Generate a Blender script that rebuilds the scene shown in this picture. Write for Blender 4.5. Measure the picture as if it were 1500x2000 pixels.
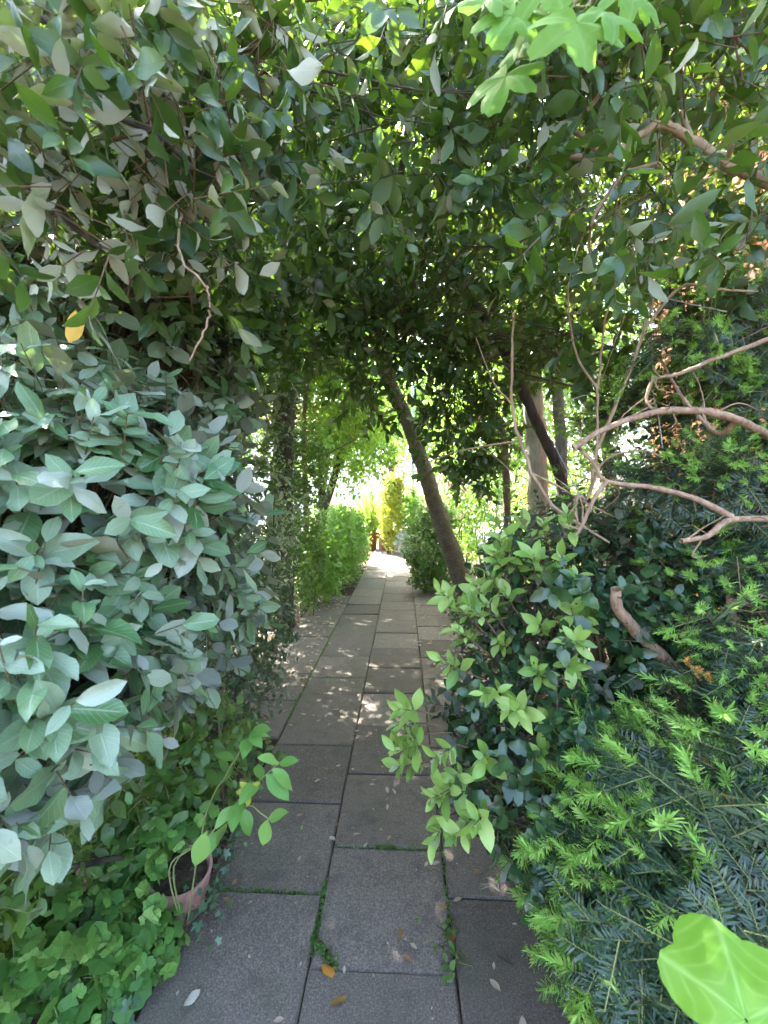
import bpy, math
import numpy as np
from mathutils import Vector, Matrix, Euler

for o in list(bpy.data.objects):
    bpy.data.objects.remove(o, do_unlink=True)
SC = bpy.context.scene
COL = SC.collection
RNG = np.random.default_rng(11)
R = math.radians

# ------------------------------------------------------------------ camera
CAM_LOC = Vector((0.0, 0.0, 1.45))
cam_d = bpy.data.cameras.new("camera")
cam = bpy.data.objects.new("camera", cam_d)
COL.objects.link(cam)
cam.location = CAM_LOC
cam.rotation_euler = (R(90 - 2.12), 0, R(2.47))
cam_d.sensor_fit = 'VERTICAL'
cam_d.sensor_height = 36.0
cam_d.lens = 36.0 * 810 / 2000
cam_d.dof.use_dof = True
cam_d.dof.focus_distance = 2.0
cam_d.dof.aperture_fstop = 5.0
cam_d.clip_start = 0.02
cam_d.clip_end = 600
SC.camera = cam
CAM_R = np.array(Euler(cam.rotation_euler).to_matrix())
CAM_P = np.array(CAM_LOC)

# ------------------------------------------------------------------ world, sun, exposure
SUN_DIR = Vector((-0.50, 0.62, 1.12)).normalized()
world = bpy.data.worlds.new("World")
SC.world = world
world.use_nodes = True
wn = world.node_tree
for n in list(wn.nodes):
    wn.nodes.remove(n)
sky = wn.nodes.new('ShaderNodeTexSky')
sky.sky_type = 'NISHITA'
sky.sun_disc = False
sky.sun_elevation = math.asin(SUN_DIR.z)
sky.sun_rotation = math.atan2(SUN_DIR.x, SUN_DIR.y)
sky.air_density = 1.0
sky.dust_density = 4.0
sky.ozone_density = 0.7
bg = wn.nodes.new('ShaderNodeBackground')
bg.inputs['Strength'].default_value = 0.15
wo = wn.nodes.new('ShaderNodeOutputWorld')
wn.links.new(sky.outputs[0], bg.inputs['Color'])
wn.links.new(bg.outputs[0], wo.inputs['Surface'])
sun_d = bpy.data.lights.new("sun", 'SUN')
sun_d.energy = 5.0
sun_d.angle = R(0.53)
sun_d.color = (1.0, 0.95, 0.86)
sun = bpy.data.objects.new("sun", sun_d)
COL.objects.link(sun)
sun.location = (-6, 8, 14)
sun.rotation_euler = SUN_DIR.to_track_quat('Z', 'Y').to_euler()
SC.view_settings.view_transform = 'Standard'
SC.view_settings.look = 'None'
SC.view_settings.gamma = 1.0
SC.view_settings.use_curve_mapping = False
SC.view_settings.exposure = 3.7
SC.cycles.use_denoising = True
SC.cycles.max_bounces = 7
SC.cycles.diffuse_bounces = 3
SC.cycles.use_adaptive_sampling = True
SC.cycles.adaptive_threshold = 0.03
SC.cycles.transmission_bounces = 4
SC.cycles.glossy_bounces = 3
SC.cycles.sample_clamp_indirect = 6.0


# ------------------------------------------------------------------ helpers
def P(px, py, Y):
    """world point on the photograph's ray at world depth Y (metres ahead of the camera)"""
    d = CAM_R @ np.array([(px - 750) / 810.0, -(py - 1000) / 810.0, -1.0])
    return CAM_P + d * (Y / d[1])


def proj(p):
    q = (p - CAM_P) @ CAM_R
    z = np.maximum(-q[:, 2], 1e-4)
    return 750 + 810 * q[:, 0] / z, 1000 - 810 * q[:, 1] / z, -q[:, 2]


def nz(v):
    return v / np.maximum(np.linalg.norm(v, axis=-1, keepdims=True), 1e-9)


def rdir(n, rng=RNG):
    return nz(rng.normal(size=(n, 3)))


def tag(o, label=None, cat=None, group=None, kind=None):
    if label: o["label"] = label
    if cat: o["category"] = cat
    if group: o["group"] = group
    if kind: o["kind"] = kind
    return o


def empty(name, loc, label, cat, group=None):
    o = bpy.data.objects.new(name, None)
    COL.objects.link(o)
    o.location = tuple(loc)
    o.empty_display_size = 0.1
    return tag(o, label, cat, group)


def link(name, me, parent=None, kind=None):
    o = bpy.data.objects.new(name, me)
    COL.objects.link(o)
    if parent is not None:
        o.parent = parent
        o.location = -parent.matrix_basis.translation if parent.parent is None else (0, 0, 0)
    if kind: o["kind"] = kind
    return o


def mesh_np(name, v, f, mat, uv=None, rnd=None, smooth=True):
    """v (n,3); f (m,4) quads"""
    me = bpy.data.meshes.new(name)
    v = np.ascontiguousarray(v, dtype=np.float32)
    f = np.ascontiguousarray(f, dtype=np.int32)
    me.vertices.add(len(v))
    me.vertices.foreach_set('co', v.ravel())
    me.loops.add(f.size)
    me.loops.foreach_set('vertex_index', f.ravel())
    me.polygons.add(len(f))
    me.polygons.foreach_set('loop_start', np.arange(len(f), dtype=np.int32) * 4)
    me.polygons.foreach_set('use_smooth', np.full(len(f), bool(smooth)))
    if uv is not None:
        l = me.uv_layers.new(name='UVMap')
        l.data.foreach_set('uv', np.ascontiguousarray(uv[f.ravel()], dtype=np.float32).ravel())
    if rnd is not None:
        a = me.attributes.new('rnd', 'FLOAT', 'POINT')
        a.data.foreach_set('value', np.ascontiguousarray(rnd, dtype=np.float32))
    me.update(calc_edges=True)
    if mat is not None:
        me.materials.append(mat)
    return me


def cat_geo(parts):
    vs, fs, us, n = [], [], [], 0
    for p in parts:
        vs.append(p[0]); fs.append(p[1] + n); n += len(p[0])
        us.append(p[2] if len(p) > 2 and p[2] is not None else np.zeros((len(p[0]), 2)))
    return np.concatenate(vs), np.concatenate(fs), np.concatenate(us)


def spline(pts, k=6):
    pts = np.asarray(pts, float)
    if len(pts) < 3:
        t = np.linspace(0, 1, k + 1)[:, None]
        return pts[0] * (1 - t) + pts[-1] * t
    p = np.vstack([2 * pts[0] - pts[1], pts, 2 * pts[-1] - pts[-2]])
    out = []
    for i in range(1, len(p) - 2):
        for j in range(k):
            t = j / k
            out.append(.5 * ((2 * p[i]) + (-p[i - 1] + p[i + 1]) * t + (2 * p[i - 1] - 5 * p[i] + 4 * p[i + 1] - p[i + 2]) * t * t
                             + (-p[i - 1] + 3 * p[i] - 3 * p[i + 1] + p[i + 2]) * t ** 3))
    out.append(pts[-1])
    return np.array(out)


def tube(pts, r0, r1=None, sides=8, k=6, rough=0.0, rng=RNG, smooth=True, power=1.0):
    """tapered tube along a smooth curve; returns (v, quads, uv) with capped ends"""
    c = spline(pts, k) if smooth else np.asarray(pts, float)
    n = len(c)
    t = np.linspace(0, 1, n)
    if isinstance(r0, (list, tuple, np.ndarray)):
        rad = np.interp(t, np.linspace(0, 1, len(r0)), r0)
    else:
        rad = r0 + ((r1 if r1 is not None else r0) - r0) * t ** power
    tan = nz(np.gradient(c, axis=0))
    ref = np.array([0, 0, 1.0]) if abs(tan[:, 2].mean()) < .8 else np.array([1.0, 0, 0])
    X = nz(np.cross(tan, ref)); Yv = np.cross(X, tan)
    a = np.arange(sides) * 2 * math.pi / sides
    rr = rad[:, None] * (1 + rough * rng.normal(size=(n, sides)))
    v = c[:, None] + rr[..., None] * (np.cos(a)[None, :, None] * X[:, None] + np.sin(a)[None, :, None] * Yv[:, None])
    v = v.reshape(-1, 3)
    i = np.arange(n - 1)[:, None] * sides; j = np.arange(sides)[None]
    j2 = (j + 1) % sides
    f = np.stack([i + j, i + j2, i + sides + j2, i + sides + j], -1).reshape(-1, 4)
    caps = []
    if sides >= 4 and sides % 2 == 0:
        for b, rev in ((0, True), ((n - 1) * sides, False)):
            for q in range(1, sides - 2, 2):
                qd = [b, b + q, b + q + 1, b + q + 2]
                caps.append(qd[::-1] if rev else qd)
    if caps:
        f = np.vstack([f, np.array(caps)])
    uv = np.stack([np.tile(np.arange(sides) / sides, n), np.repeat(t, sides)], -1)
    return v, f, uv


def segs_mesh(A, B, r0, r1, sides=3):
    """many straight tapered twigs at once"""
    n = len(A)
    d = nz(B - A)
    ref = np.where(np.abs(d[:, 2:3]) < .9, np.array([[0, 0, 1.0]]), np.array([[1.0, 0, 0]]))
    X = nz(np.cross(d, ref)); Yv = np.cross(X, d)
    a = np.arange(sides) * 2 * math.pi / sides
    ring = np.cos(a)[None, :, None] * X[:, None] + np.sin(a)[None, :, None] * Yv[:, None]
    r0 = np.broadcast_to(r0, (n,)); r1 = np.broadcast_to(r1, (n,))
    v = np.concatenate([A[:, None] + ring * r0[:, None, None], B[:, None] + ring * r1[:, None, None]], 1).reshape(-1, 3)
    j = np.arange(sides); j2 = (j + 1) % sides
    f1 = np.stack([j, j2, sides + j2, sides + j], -1)
    f = (f1[None] + (np.arange(n) * 2 * sides)[:, None, None]).reshape(-1, 4)
    return v, f, np.zeros((len(v), 2))


# ------------------------------------------------------------------ materials
class NT:
    def __init__(self, name):
        self.m = bpy.data.materials.new(name)
        self.m.use_nodes = True
        self.t = self.m.node_tree
        for n in list(self.t.nodes):
            self.t.nodes.remove(n)
        self.out = self.n('ShaderNodeOutputMaterial')

    def n(self, ty, **kw):
        x = self.t.nodes.new(ty)
        for k, v in kw.items():
            setattr(x, k, v)
        return x

    def set(self, sock, v):
        if hasattr(v, 'is_output') or isinstance(v, bpy.types.NodeSocket):
            self.t.links.new(v, sock)
        else:
            if isinstance(v, tuple) and len(v) == 3 and sock.type == 'RGBA':
                v = (*v, 1)
            sock.default_value = v

    def math(self, op, a, b=0.0, c=None, clamp=False):
        x = self.n('ShaderNodeMath', operation=op, use_clamp=clamp)
        self.set(x.inputs[0], a); self.set(x.inputs[1], b)
        if c is not None: self.set(x.inputs[2], c)
        return x.outputs[0]

    def mix(self, f, a, b, blend='MIX'):
        x = self.n('ShaderNodeMix', data_type='RGBA', blend_type=blend)
        self.set(x.inputs[0], f); self.set(x.inputs[6], a); self.set(x.inputs[7], b)
        return x.outputs[2]

    def ramp(self, f, stops):
        x = self.n('ShaderNodeValToRGB')
        e = x.color_ramp.elements
        while len(e) < len(stops): e.new(0.5)
        for q, (p, c) in zip(e, stops):
            q.position = p
            q.color = (*c, 1) if not isinstance(c, float) else (c, c, c, 1)
        self.set(x.inputs[0], f)
        return x.outputs[0]

    def noise(self, scale, detail=4, rough=.55, vec=None, dim='3D'):
        x = self.n('ShaderNodeTexNoise', noise_dimensions=dim)
        x.inputs['Scale'].default_value = scale
        x.inputs['Detail'].default_value = detail
        x.inputs['Roughness'].default_value = rough
        if vec is not None: self.set(x.inputs['Vector'], vec)
        return x.outputs[0]

    def pos(self):
        return self.n('ShaderNodeNewGeometry').outputs['Position']

    def bump(self, h, strength, dist):
        x = self.n('ShaderNodeBump')
        x.inputs['Strength'].default_value = strength
        x.inputs['Distance'].default_value = dist
        self.set(x.inputs['Height'], h)
        return x.outputs[0]

    def bsdf(self, col, rough=.6, normal=None, spec=.5, **kw):
        x = self.n('ShaderNodeBsdfPrincipled')
        self.set(x.inputs['Base Color'], col)
        self.set(x.inputs['Roughness'], rough)
        self.set(x.inputs['Specular IOR Level'], spec)
        if normal is not None: self.set(x.inputs['Normal'], normal)
        for k, v in kw.items():
            self.set(x.inputs[k], v)
        return x.outputs[0]

    def done(self, sh):
        self.t.links.new(sh, self.out.inputs['Surface'])
        return self.m


def leaf_mat(name, stops, under=None, rough=.4, spec=.5, trans=.3, tcol=(.3, .5, .06), vein=.5, veincol=None, nveins=9,
             ring=None, rough_under=.7, spots=0.0, under2=None, palm=False):
    t = NT(name)
    at = t.n('ShaderNodeAttribute', attribute_name='rnd').outputs['Fac']
    oi = t.n('ShaderNodeObjectInfo').outputs['Random']
    r = t.math('FRACT', t.math('ADD', at, oi))
    col = t.ramp(r, stops)
    uv = t.n('ShaderNodeUVMap', uv_map='UVMap').outputs[0]
    sx = t.n('ShaderNodeSeparateXYZ')
    t.set(sx.inputs[0], uv)
    au = t.math('ABSOLUTE', t.math('SUBTRACT', sx.outputs[0], .5))
    mid = t.math('SUBTRACT', 1.0, t.math('MULTIPLY', au, 22.0), clamp=True)
    sv = t.math('SINE', t.math('MULTIPLY', t.math('SUBTRACT', sx.outputs[1], t.math('MULTIPLY', au, .55)), nveins * 6.283))
    side = t.math('MULTIPLY', t.math('POWER', t.math('MAXIMUM', sv, 0.0), 8.0), .45)
    if palm:
        du = t.math('SUBTRACT', sx.outputs[0], .5); dv = t.math('SUBTRACT', sx.outputs[1], .28)
        ang = t.math('ARCTAN2', t.math('MULTIPLY', du, 2.0), dv)
        rad_ = t.math('SQRT', t.math('ADD', t.math('MULTIPLY', t.math('MULTIPLY', du, du), 4.0), t.math('MULTIPLY', dv, dv)))
        main = t.math('POWER', t.math('ABSOLUTE', t.math('COSINE', t.math('MULTIPLY', ang, 3.0))), t.math('ADD', 10.0, t.math('MULTIPLY', rad_, 150.0)))
        fine = t.math('POWER', t.math('ABSOLUTE', t.math('SINE', t.math('ADD', t.math('MULTIPLY', rad_, 26.0), t.math('MULTIPLY', t.math('ABSOLUTE', t.math('SINE', t.math('MULTIPLY', ang, 3.0))), 3.0)))), 14.0)
        mid = main; side = t.math('MULTIPLY', fine, .4)
    vm = t.math('MULTIPLY', t.math('MAXIMUM', mid, side), vein, clamp=True)
    nz_ = t.noise(35.0, 3, .6, t.pos())
    col = t.mix(t.math('MULTIPLY', t.math('SUBTRACT', nz_, .35, clamp=True), .9), col, t.mix(1.0, col, (.62, .66, .55), 'MULTIPLY'))
    col = t.mix(vm, col, veincol or stops[-1][1])
    if ring:
        e = t.math('GREATER_THAN', t.math('ADD', au, t.math('MULTIPLY', t.math('SUBTRACT', nz_, .5), .5)), .33)
        col = t.mix(e, col, ring)
    if spots:
        sp = t.math('GREATER_THAN', t.noise(60.0, 2, .5, t.pos()), .70)
        col = t.mix(t.math('MULTIPLY', sp, spots), col, (.16, .10, .04))
    if under:
        if under2: under_c = t.mix(t.math('GREATER_THAN', t.math('FRACT', t.math('MULTIPLY', r, 7.31)), .78), under, under2)
        else: under_c = under
        bf = t.n('ShaderNodeNewGeometry').outputs['Backfacing']
        col = t.mix(bf, col, t.mix(t.math('MULTIPLY', vm, .6), under_c, tuple(min(1, c * 1.25) for c in under)))
        rg = t.math('ADD', t.math('MULTIPLY', bf, rough_under - rough), rough)
    else:
        rg = rough
    nrm = t.bump(t.math('ADD', vm, t.math('MULTIPLY', nz_, .6)), .35, .002)
    a = t.bsdf(col, rg, nrm, spec)
    tr = t.n('ShaderNodeBsdfTranslucent')
    t.set(tr.inputs['Color'], t.mix(r, tcol, tuple(c * .7 for c in tcol)))
    mx = t.n('ShaderNodeMixShader')
    mx.inputs[0].default_value = trans
    t.t.links.new(a, mx.inputs[1]); t.t.links.new(tr.outputs[0], mx.inputs[2])
    return t.done(mx.outputs[0])


def bark_mat(name, c0, c1, scale=30, bump=.6, rough=.85, stretch=.25, dist=.02):
    t = NT(name)
    mp = t.n('ShaderNodeMapping')
    mp.inputs['Scale'].default_value = (1, 1, stretch)
    t.set(mp.inputs['Vector'], t.pos())
    a = t.noise(scale, 6, .65, mp.outputs[0])
    b = t.noise(scale * .2, 3, .6, t.pos())
    col = t.ramp(t.math('ADD', t.math('MULTIPLY', a, .7), t.math('MULTIPLY', b, .3)), [(.35, c0), (.62, c1)])
    return t.done(t.bsdf(col, rough, t.bump(a, bump, dist), .3))


M = {}
M['elaeagnus'] = leaf_mat('leaf_silver_green', [(0, (.048, .145, .040)), (.25, (.125, .240, .105)), (.7, (.220, .315, .205)), (1, (.37, .42, .34))],
                          under=(.30, .33, .27), rough=.30, spec=.65, trans=.16, tcol=(.24, .38, .06), vein=.8, veincol=(.33, .40, .29), spots=.25)
M['yellow_leaf'] = leaf_mat('leaf_yellow', [(0, (.62, .34, .02)), (1, (.70, .42, .04))], rough=.4, trans=.3, tcol=(.8, .5, .05), vein=.3)
M['oak'] = leaf_mat('leaf_dark_evergreen', [(0, (.020, .052, .014)), (.5, (.032, .080, .020)), (.85, (.055, .12, .028)), (1, (.11, .19, .04))],
                    under=(.36, .36, .27), rough=.33, spec=.5, trans=.17, tcol=(.24, .44, .03), vein=.35, veincol=(.10, .16, .06))
M['oak_arch'] = leaf_mat('leaf_arch_evergreen', [(0, (.016, .046, .013)), (.5, (.028, .074, .018)), (.85, (.048, .11, .025)), (1, (.10, .19, .04))],
                    under=(.070, .125, .042), under2=(.25, .26, .17), rough=.27, spec=.55, trans=.2, tcol=(.28, .50, .03), vein=.35, veincol=(.10, .16, .06), rough_under=.5)
M['roofleaf'] = leaf_mat('leaf_canopy_green', [(0, (.035, .085, .016)), (.5, (.06, .13, .024)), (1, (.12, .21, .04))],
                     under=(.10, .17, .05), rough=.36, spec=.45, trans=.46, tcol=(.42, .66, .05), vein=.25, veincol=(.12, .18, .06))  # greens brightened and translucency raised so upper leaves look sunlit
M['oak_new'] = leaf_mat('leaf_pale_young', [(0, (.09, .20, .035)), (.25, (.17, .31, .055)), (.6, (.26, .41, .08)), (1, (.36, .49, .14))],
                        under=(.32, .38, .22), rough=.36, spec=.5, trans=.25, tcol=(.42, .58, .10), vein=.35, veincol=(.38, .50, .22))
M['holly'] = leaf_mat('leaf_dark_toothed', [(0, (.016, .048, .018)), (.6, (.030, .076, .026)), (1, (.055, .115, .035))],
                      under=(.14, .16, .12), rough=.24, spec=.6, trans=.10, tcol=(.16, .28, .04), vein=.3, veincol=(.07, .12, .07))
M['bright'] = leaf_mat('leaf_bright_green', [(0, (.08, .20, .035)), (.5, (.125, .28, .055)), (1, (.20, .36, .09))],
                       under=(.20, .30, .11), rough=.42, spec=.45, trans=.40, tcol=(.36, .60, .07), vein=.3)
M['yellowgreen'] = leaf_mat('leaf_golden', [(0, (.22, .32, .04)), (.6, (.33, .39, .055)), (1, (.45, .45, .08))],
                            rough=.5, trans=.35, tcol=(.65, .62, .06), vein=.2)
M['mid'] = leaf_mat('leaf_mid_green', [(0, (.045, .105, .025)), (.5, (.07, .155, .035)), (1, (.11, .21, .05))],
                    under=(.13, .19, .08), rough=.38, spec=.5, trans=.3, tcol=(.30, .48, .05), vein=.3)
M['sprig'] = leaf_mat('leaf_fresh_green', [(0, (.09, .23, .045)), (.5, (.13, .30, .06)), (1, (.20, .38, .09))],
                      under=(.2, .32, .12), rough=.4, spec=.5, trans=.28, tcol=(.36, .58, .07), vein=.5, veincol=(.22, .40, .13))
M['ivy'] = leaf_mat(palm=True, name='leaf_ivy', stops= [(0, (.022, .060, .026)), (.6, (.04, .095, .04)), (1, (.07, .13, .055))],
                    under=(.10, .14, .08), rough=.33, spec=.5, trans=.12, tcol=(.2, .34, .05), vein=.35, veincol=(.14, .20, .12))
M['ivy_var'] = leaf_mat('leaf_ivy_variegated', [(0, (.06, .13, .07)), (1, (.10, .18, .10))],
                        rough=.36, spec=.5, trans=.12, tcol=(.25, .36, .1), vein=.3, ring=(.36, .42, .28))
M['balm'] = leaf_mat(palm=True, name='leaf_crinkled_green', stops= [(0, (.045, .135, .026)), (.4, (.090, .225, .042)), (.8, (.16, .33, .06)), (1, (.28, .43, .10))],
                     under=(.17, .26, .12), rough=.55, spec=.35, trans=.25, tcol=(.34, .52, .08), vein=.75, veincol=(.045, .12, .03))
M['vine'] = leaf_mat(palm=True, name='leaf_vine', stops= [(0, (.11, .26, .03)), (1, (.16, .32, .045))], under=(.16, .30, .10), rough=.6, spec=.25, trans=.4,
                     tcol=(.24, .46, .04), vein=.8, veincol=(.20, .34, .09), nveins=5)
M['lime'] = leaf_mat(palm=True, name='leaf_lime_soft', stops= [(0, (.10, .235, .022)), (1, (.115, .26, .026))], under=(.2, .34, .08), rough=.5, spec=.3, trans=.18,
                     tcol=(.22, .42, .03), vein=.55, veincol=(.22, .38, .10), nveins=6)
M['grey_leaf'] = leaf_mat('leaf_grey', [(0, (.25, .30, .27)), (1, (.38, .43, .40))], rough=.6, trans=.2, tcol=(.4, .5, .3), vein=.2)
M['blade'] = leaf_mat('leaf_blade', [(0, (.12, .27, .05)), (.6, (.2, .36, .08)), (1, (.38, .42, .12))], rough=.45, trans=.35, tcol=(.45, .62, .1), vein=.2)
M['blossom'] = leaf_mat('petal_pink', [(0, (.60, .22, .42)), (1, (.72, .42, .55))], rough=.6, trans=.3, tcol=(.8, .4, .6), vein=.0)
M['yew'] = leaf_mat('needle_dark', [(0, (.014, .042, .022)), (.6, (.024, .062, .030)), (1, (.040, .085, .036))],
                    under=(.06, .10, .045), rough=.38, spec=.6, trans=.05, tcol=(.1, .2, .03), vein=.0)
M['yew_new'] = leaf_mat('needle_young', [(0, (.18, .42, .07)), (.5, (.30, .55, .11)), (1, (.46, .64, .17))],
                        rough=.5, spec=.35, trans=.3, tcol=(.38, .66, .09), vein=.0)
M['dead'] = leaf_mat('leaf_dead', [(0, (.34, .28, .21)), (.45, (.42, .37, .31)), (.75, (.30, .17, .07)), (1, (.52, .48, .42))],
                     rough=.7, spec=.25, trans=.1, tcol=(.5, .35, .15), vein=.35, veincol=(.25, .17, .1))
M['dead_orange'] = leaf_mat('leaf_dead_orange', [(0, (.50, .20, .02)), (1, (.62, .27, .03))], rough=.5, trans=.15, tcol=(.7, .4, .05), vein=.3)
M['dead_brown'] = leaf_mat('leaf_dead_brown', [(0, (.20, .10, .03)), (1, (.30, .17, .05))], rough=.6, trans=.1, tcol=(.5, .3, .05), vein=.3)
M['bark_cork'] = bark_mat('bark_corky', (.08, .066, .05), (.28, .235, .18), 45, 1.0, .9, 1.8, .07)
M['bark_dark'] = bark_mat('bark_dark', (.035, .028, .022), (.11, .09, .075), 30, .6)
M['bark_grey'] = bark_mat('bark_grey', (.10, .09, .075), (.25, .225, .19), 34, .6)
M['bark_pale'] = bark_mat('bark_pale', (.22, .20, .17), (.42, .39, .34), 22, .5)
M['bark_red'] = bark_mat('bark_reddish', (.20, .115, .075), (.42, .28, .19), 70, .6, .8)
M['bark_tan'] = bark_mat('bark_tan', (.22, .14, .085), (.44, .31, .20), 60, .3, .7)
M['twig'] = bark_mat('twig_brown', (.10, .06, .035), (.20, .13, .08), 60, .2)
M['twig_green'] = bark_mat('twig_green', (.14, .18, .06), (.26, .28, .11), 60, .1)
M['twig_dark'] = bark_mat('twig_dark', (.05, .04, .03), (.11, .085, .06), 60, .2)
M['twig_grey'] = bark_mat('twig_grey', (.25, .22, .19), (.45, .41, .36), 60, .2)


# ------------------------------------------------------------------ leaf templates
def prof(t, p=.9, q=.8):
    return np.sin(math.pi * np.clip(t, 0, 1) ** p) ** q


def leaf_tpl(width, nv=6, p=.9, q=.8, fold=.25, bend=.15, wave=0.0, tooth=0.0, seed=0, pet=.08, across=2):
    rng = np.random.default_rng(seed)
    t = np.linspace(0, 1, nv + 1)
    tb = np.clip((t - pet) / (1 - pet), 0, 1)
    w = np.maximum(width * prof(tb, p, q), .018)
    us = np.linspace(-1, 1, across + 1)
    v, uv = [], []
    ph = rng.uniform(0, 6.28, 2)
    for j in range(nv + 1):
        for u in us:
            tt = 1 + (tooth if j % 2 else -tooth) * (abs(u) > .9) if 0 < j < nv else 1
            x = u * w[j] / 2 * tt
            z = (fold * abs(x) if across <= 2 else fold * (.45 * abs(x) + 1.5 * x * x / (w[j] / 2 + .02))) - bend * t[j] ** 2 + wave * u * u * math.sin(t[j] * 9 + ph[0 if u < 0 else 1]) * w[j]
            z += .04 * u * math.sin(t[j] * 4 + ph[1])
            v.append((x, t[j], z)); uv.append((.5 + u / 2, t[j]))
    n = across + 1
    f = [(j * n + i, j * n + i + 1, (j + 1) * n + i + 1, (j + 1) * n + i) for j in range(nv) for i in range(across)]
    return np.array(v), np.array(f), np.array(uv)


def lobed_tpl(lobes, rings=2, segs=30, cup=.1, seed=0, ser=0.0):
    """palmate leaf: stalk point at the origin, tip at y=1"""
    rng = np.random.default_rng(seed)
    a = np.linspace(-math.pi, math.pi, segs, endpoint=False) + math.pi / segs
    r = np.zeros(segs)
    for ang, ln, wd in lobes:
        d = np.abs((a - ang + math.pi) % (2 * math.pi) - math.pi)
        r = np.maximum(r, ln * np.exp(-(d / wd) ** 2))
    r = np.maximum(r, .30 * (1 - .8 * np.exp(-((np.abs(a) - math.pi) / .35) ** 2)))
    if ser:
        r = r * (1 + ser * np.where(np.arange(segs) % 2, 1, -1))
    c = np.array([0, .28, 0])
    ps, uv = [], []
    for k in range(rings + 1):
        s = .02 + .98 * k / rings
        x = np.sin(a) * r * s; y = np.cos(a) * r * s * .8
        rad = np.hypot(x, y)
        z = -cup * rad ** 2 + .03 * np.sin(a * 5 + seed) * s
        ps.append(np.stack([x, y + .28, z], -1)); uv.append(np.stack([.5 + x * .5, .28 + y], -1))
    v = np.concatenate(ps); uv = np.concatenate(uv)
    j = np.arange(segs); j2 = (j + 1) % segs
    f = np.concatenate([np.stack([k * segs + j, k * segs + j2, (k + 1) * segs + j2, (k + 1) * segs + j], -1) for k in range(rings)])
    return v, f, uv


IVY = [(0, .75, .36), (1.05, .58, .34), (-1.05, .58, .34), (2.1, .40, .34), (-2.1, .40, .34)]
VINE = [(0, .74, .62), (1.05, .66, .60), (-1.05, .66, .60), (2.05, .55, .62), (-2.05, .55, .62)]
HEART = [(0, .70, 1.3), (1.1, .62, 1.2), (-1.1, .62, 1.2), (2.2, .55, .8), (-2.2, .55, .8)]
def ripple(g, a, k):
    v, f, u = g
    v = v.copy(); an = np.arctan2(v[:, 0], v[:, 1] - .28); rr = np.hypot(v[:, 0], v[:, 1] - .28)
    v[:, 2] += a * np.cos(an * 6) * rr ** 1.5 + a * .6 * np.sin(v[:, 0] * k + 1) * np.cos(v[:, 1] * k)
    return v, f, u


T = {
    'elaeagnus': [leaf_tpl(w, 6, .92, .58, fo, be, .13, 0, s, .07, 4) for s, (w, fo, be) in enumerate([(.52, .12, .14), (.48, .24, .24), (.56, -.10, .10), (.46, .20, .34), (.50, .14, -.08), (.54, .22, .18), (.44, -.15, .22), (.58, .08, .05)])],
    'elaeagnus_lo': [leaf_tpl(w, 4, .92, .58, fo, be, .08, 0, 10 + s, .07) for s, (w, fo, be) in enumerate([(.52, .12, .14), (.48, .2, .24), (.56, -.08, .10), (.46, .18, .34), (.50, .12, -.08)])],
    'oak': [leaf_tpl(w, 6, .85, .75, fo, be, .06, .05, 20 + s, .1) for s, (w, fo, be) in enumerate([(.46, .25, .15), (.42, .4, .25), (.50, .15, .05), (.44, .3, -.1)])],
    'oak_lo': [leaf_tpl(w, 3, .85, .75, fo, be, 0, 0, 30 + s, .1) for s, (w, fo, be) in enumerate([(.48, .25, .15), (.44, .4, .25), (.50, .15, -.05)])],
    'holly': [leaf_tpl(w, 8, .85, .7, fo, be, .12, .13, 40 + s, .08) for s, (w, fo, be) in enumerate([(.56, .3, .2), (.52, .4, .3), (.6, .2, .1)])],
    'young': [leaf_tpl(w, 6, .92, .8, fo, be, .05, 0, 50 + s, .06) for s, (w, fo, be) in enumerate([(.46, .3, .18), (.42, .4, .28), (.5, .2, .1), (.44, .3, -.08)])],
    'tiny': [leaf_tpl(w, 2, .9, .8, .3, be, 0, 0, 60 + s, .05, 1) for s, (w, be) in enumerate([(.64, .2), (.56, .3), (.72, .05)])],
    'sprig': [leaf_tpl(w, 7, .82, .8, .2, be, .04, 0, 70 + s, .05) for s, (w, be) in enumerate([(.48, .12), (.52, .22), (.45, .05)])],
    'ivy': [lobed_tpl(IVY, 1, 16, c, s) for s, c in enumerate((.15, .3, .05))],
    'balm': [lobed_tpl(HEART, 1, 18, c, s, .06) for s, c in enumerate((.25, .45, .1))],
    'vine': [ripple(lobed_tpl(VINE, 4, 60, c, s, .025), .05, 8) for s, c in enumerate((.4, .8, .2))],
    'lime': [ripple(lobed_tpl([(0, .72, 1.5), (1.2, .66, 1.4), (-1.2, .66, 1.4), (2.3, .60, 1.0), (-2.3, .60, 1.0)], 7, 72, .6, 3, .010), .05, 11)],
    'needle_lo': [(np.array([[-.035, 0, 0], [.035, 0, 0], [.02, 1, -.1], [-.02, 1, -.1]]), np.array([[0, 1, 2, 3]]), np.array([[0, 0], [1, 0], [1, 1], [0, 1.0]]))],
    'holly_lo': [leaf_tpl(w, 4, .85, .7, fo, be, .1, .1, 40 + q_, .08) for q_, (w, fo, be) in enumerate([(.56, .3, .2), (.52, .4, .3), (.6, .2, .1)])],
    'ivy_lo': [lobed_tpl(IVY, 1, 10, c, q_) for q_, c in enumerate((.15, .3, .05))],
    'needle': [leaf_tpl(.11, 2, .5, .5, 0, .12, 0, 0, 80, .0, 1)],
    'blade': [leaf_tpl(.045, 6, .6, .5, .6, b, 0, 0, 90 + s, .0) for s, b in enumerate((.15, .35, .05))],
    'palm': [leaf_tpl(.26, 5, .8, .8, .3, b, 0, 0, 95 + s, .05) for s, b in enumerate((.2, .35))],
}


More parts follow.
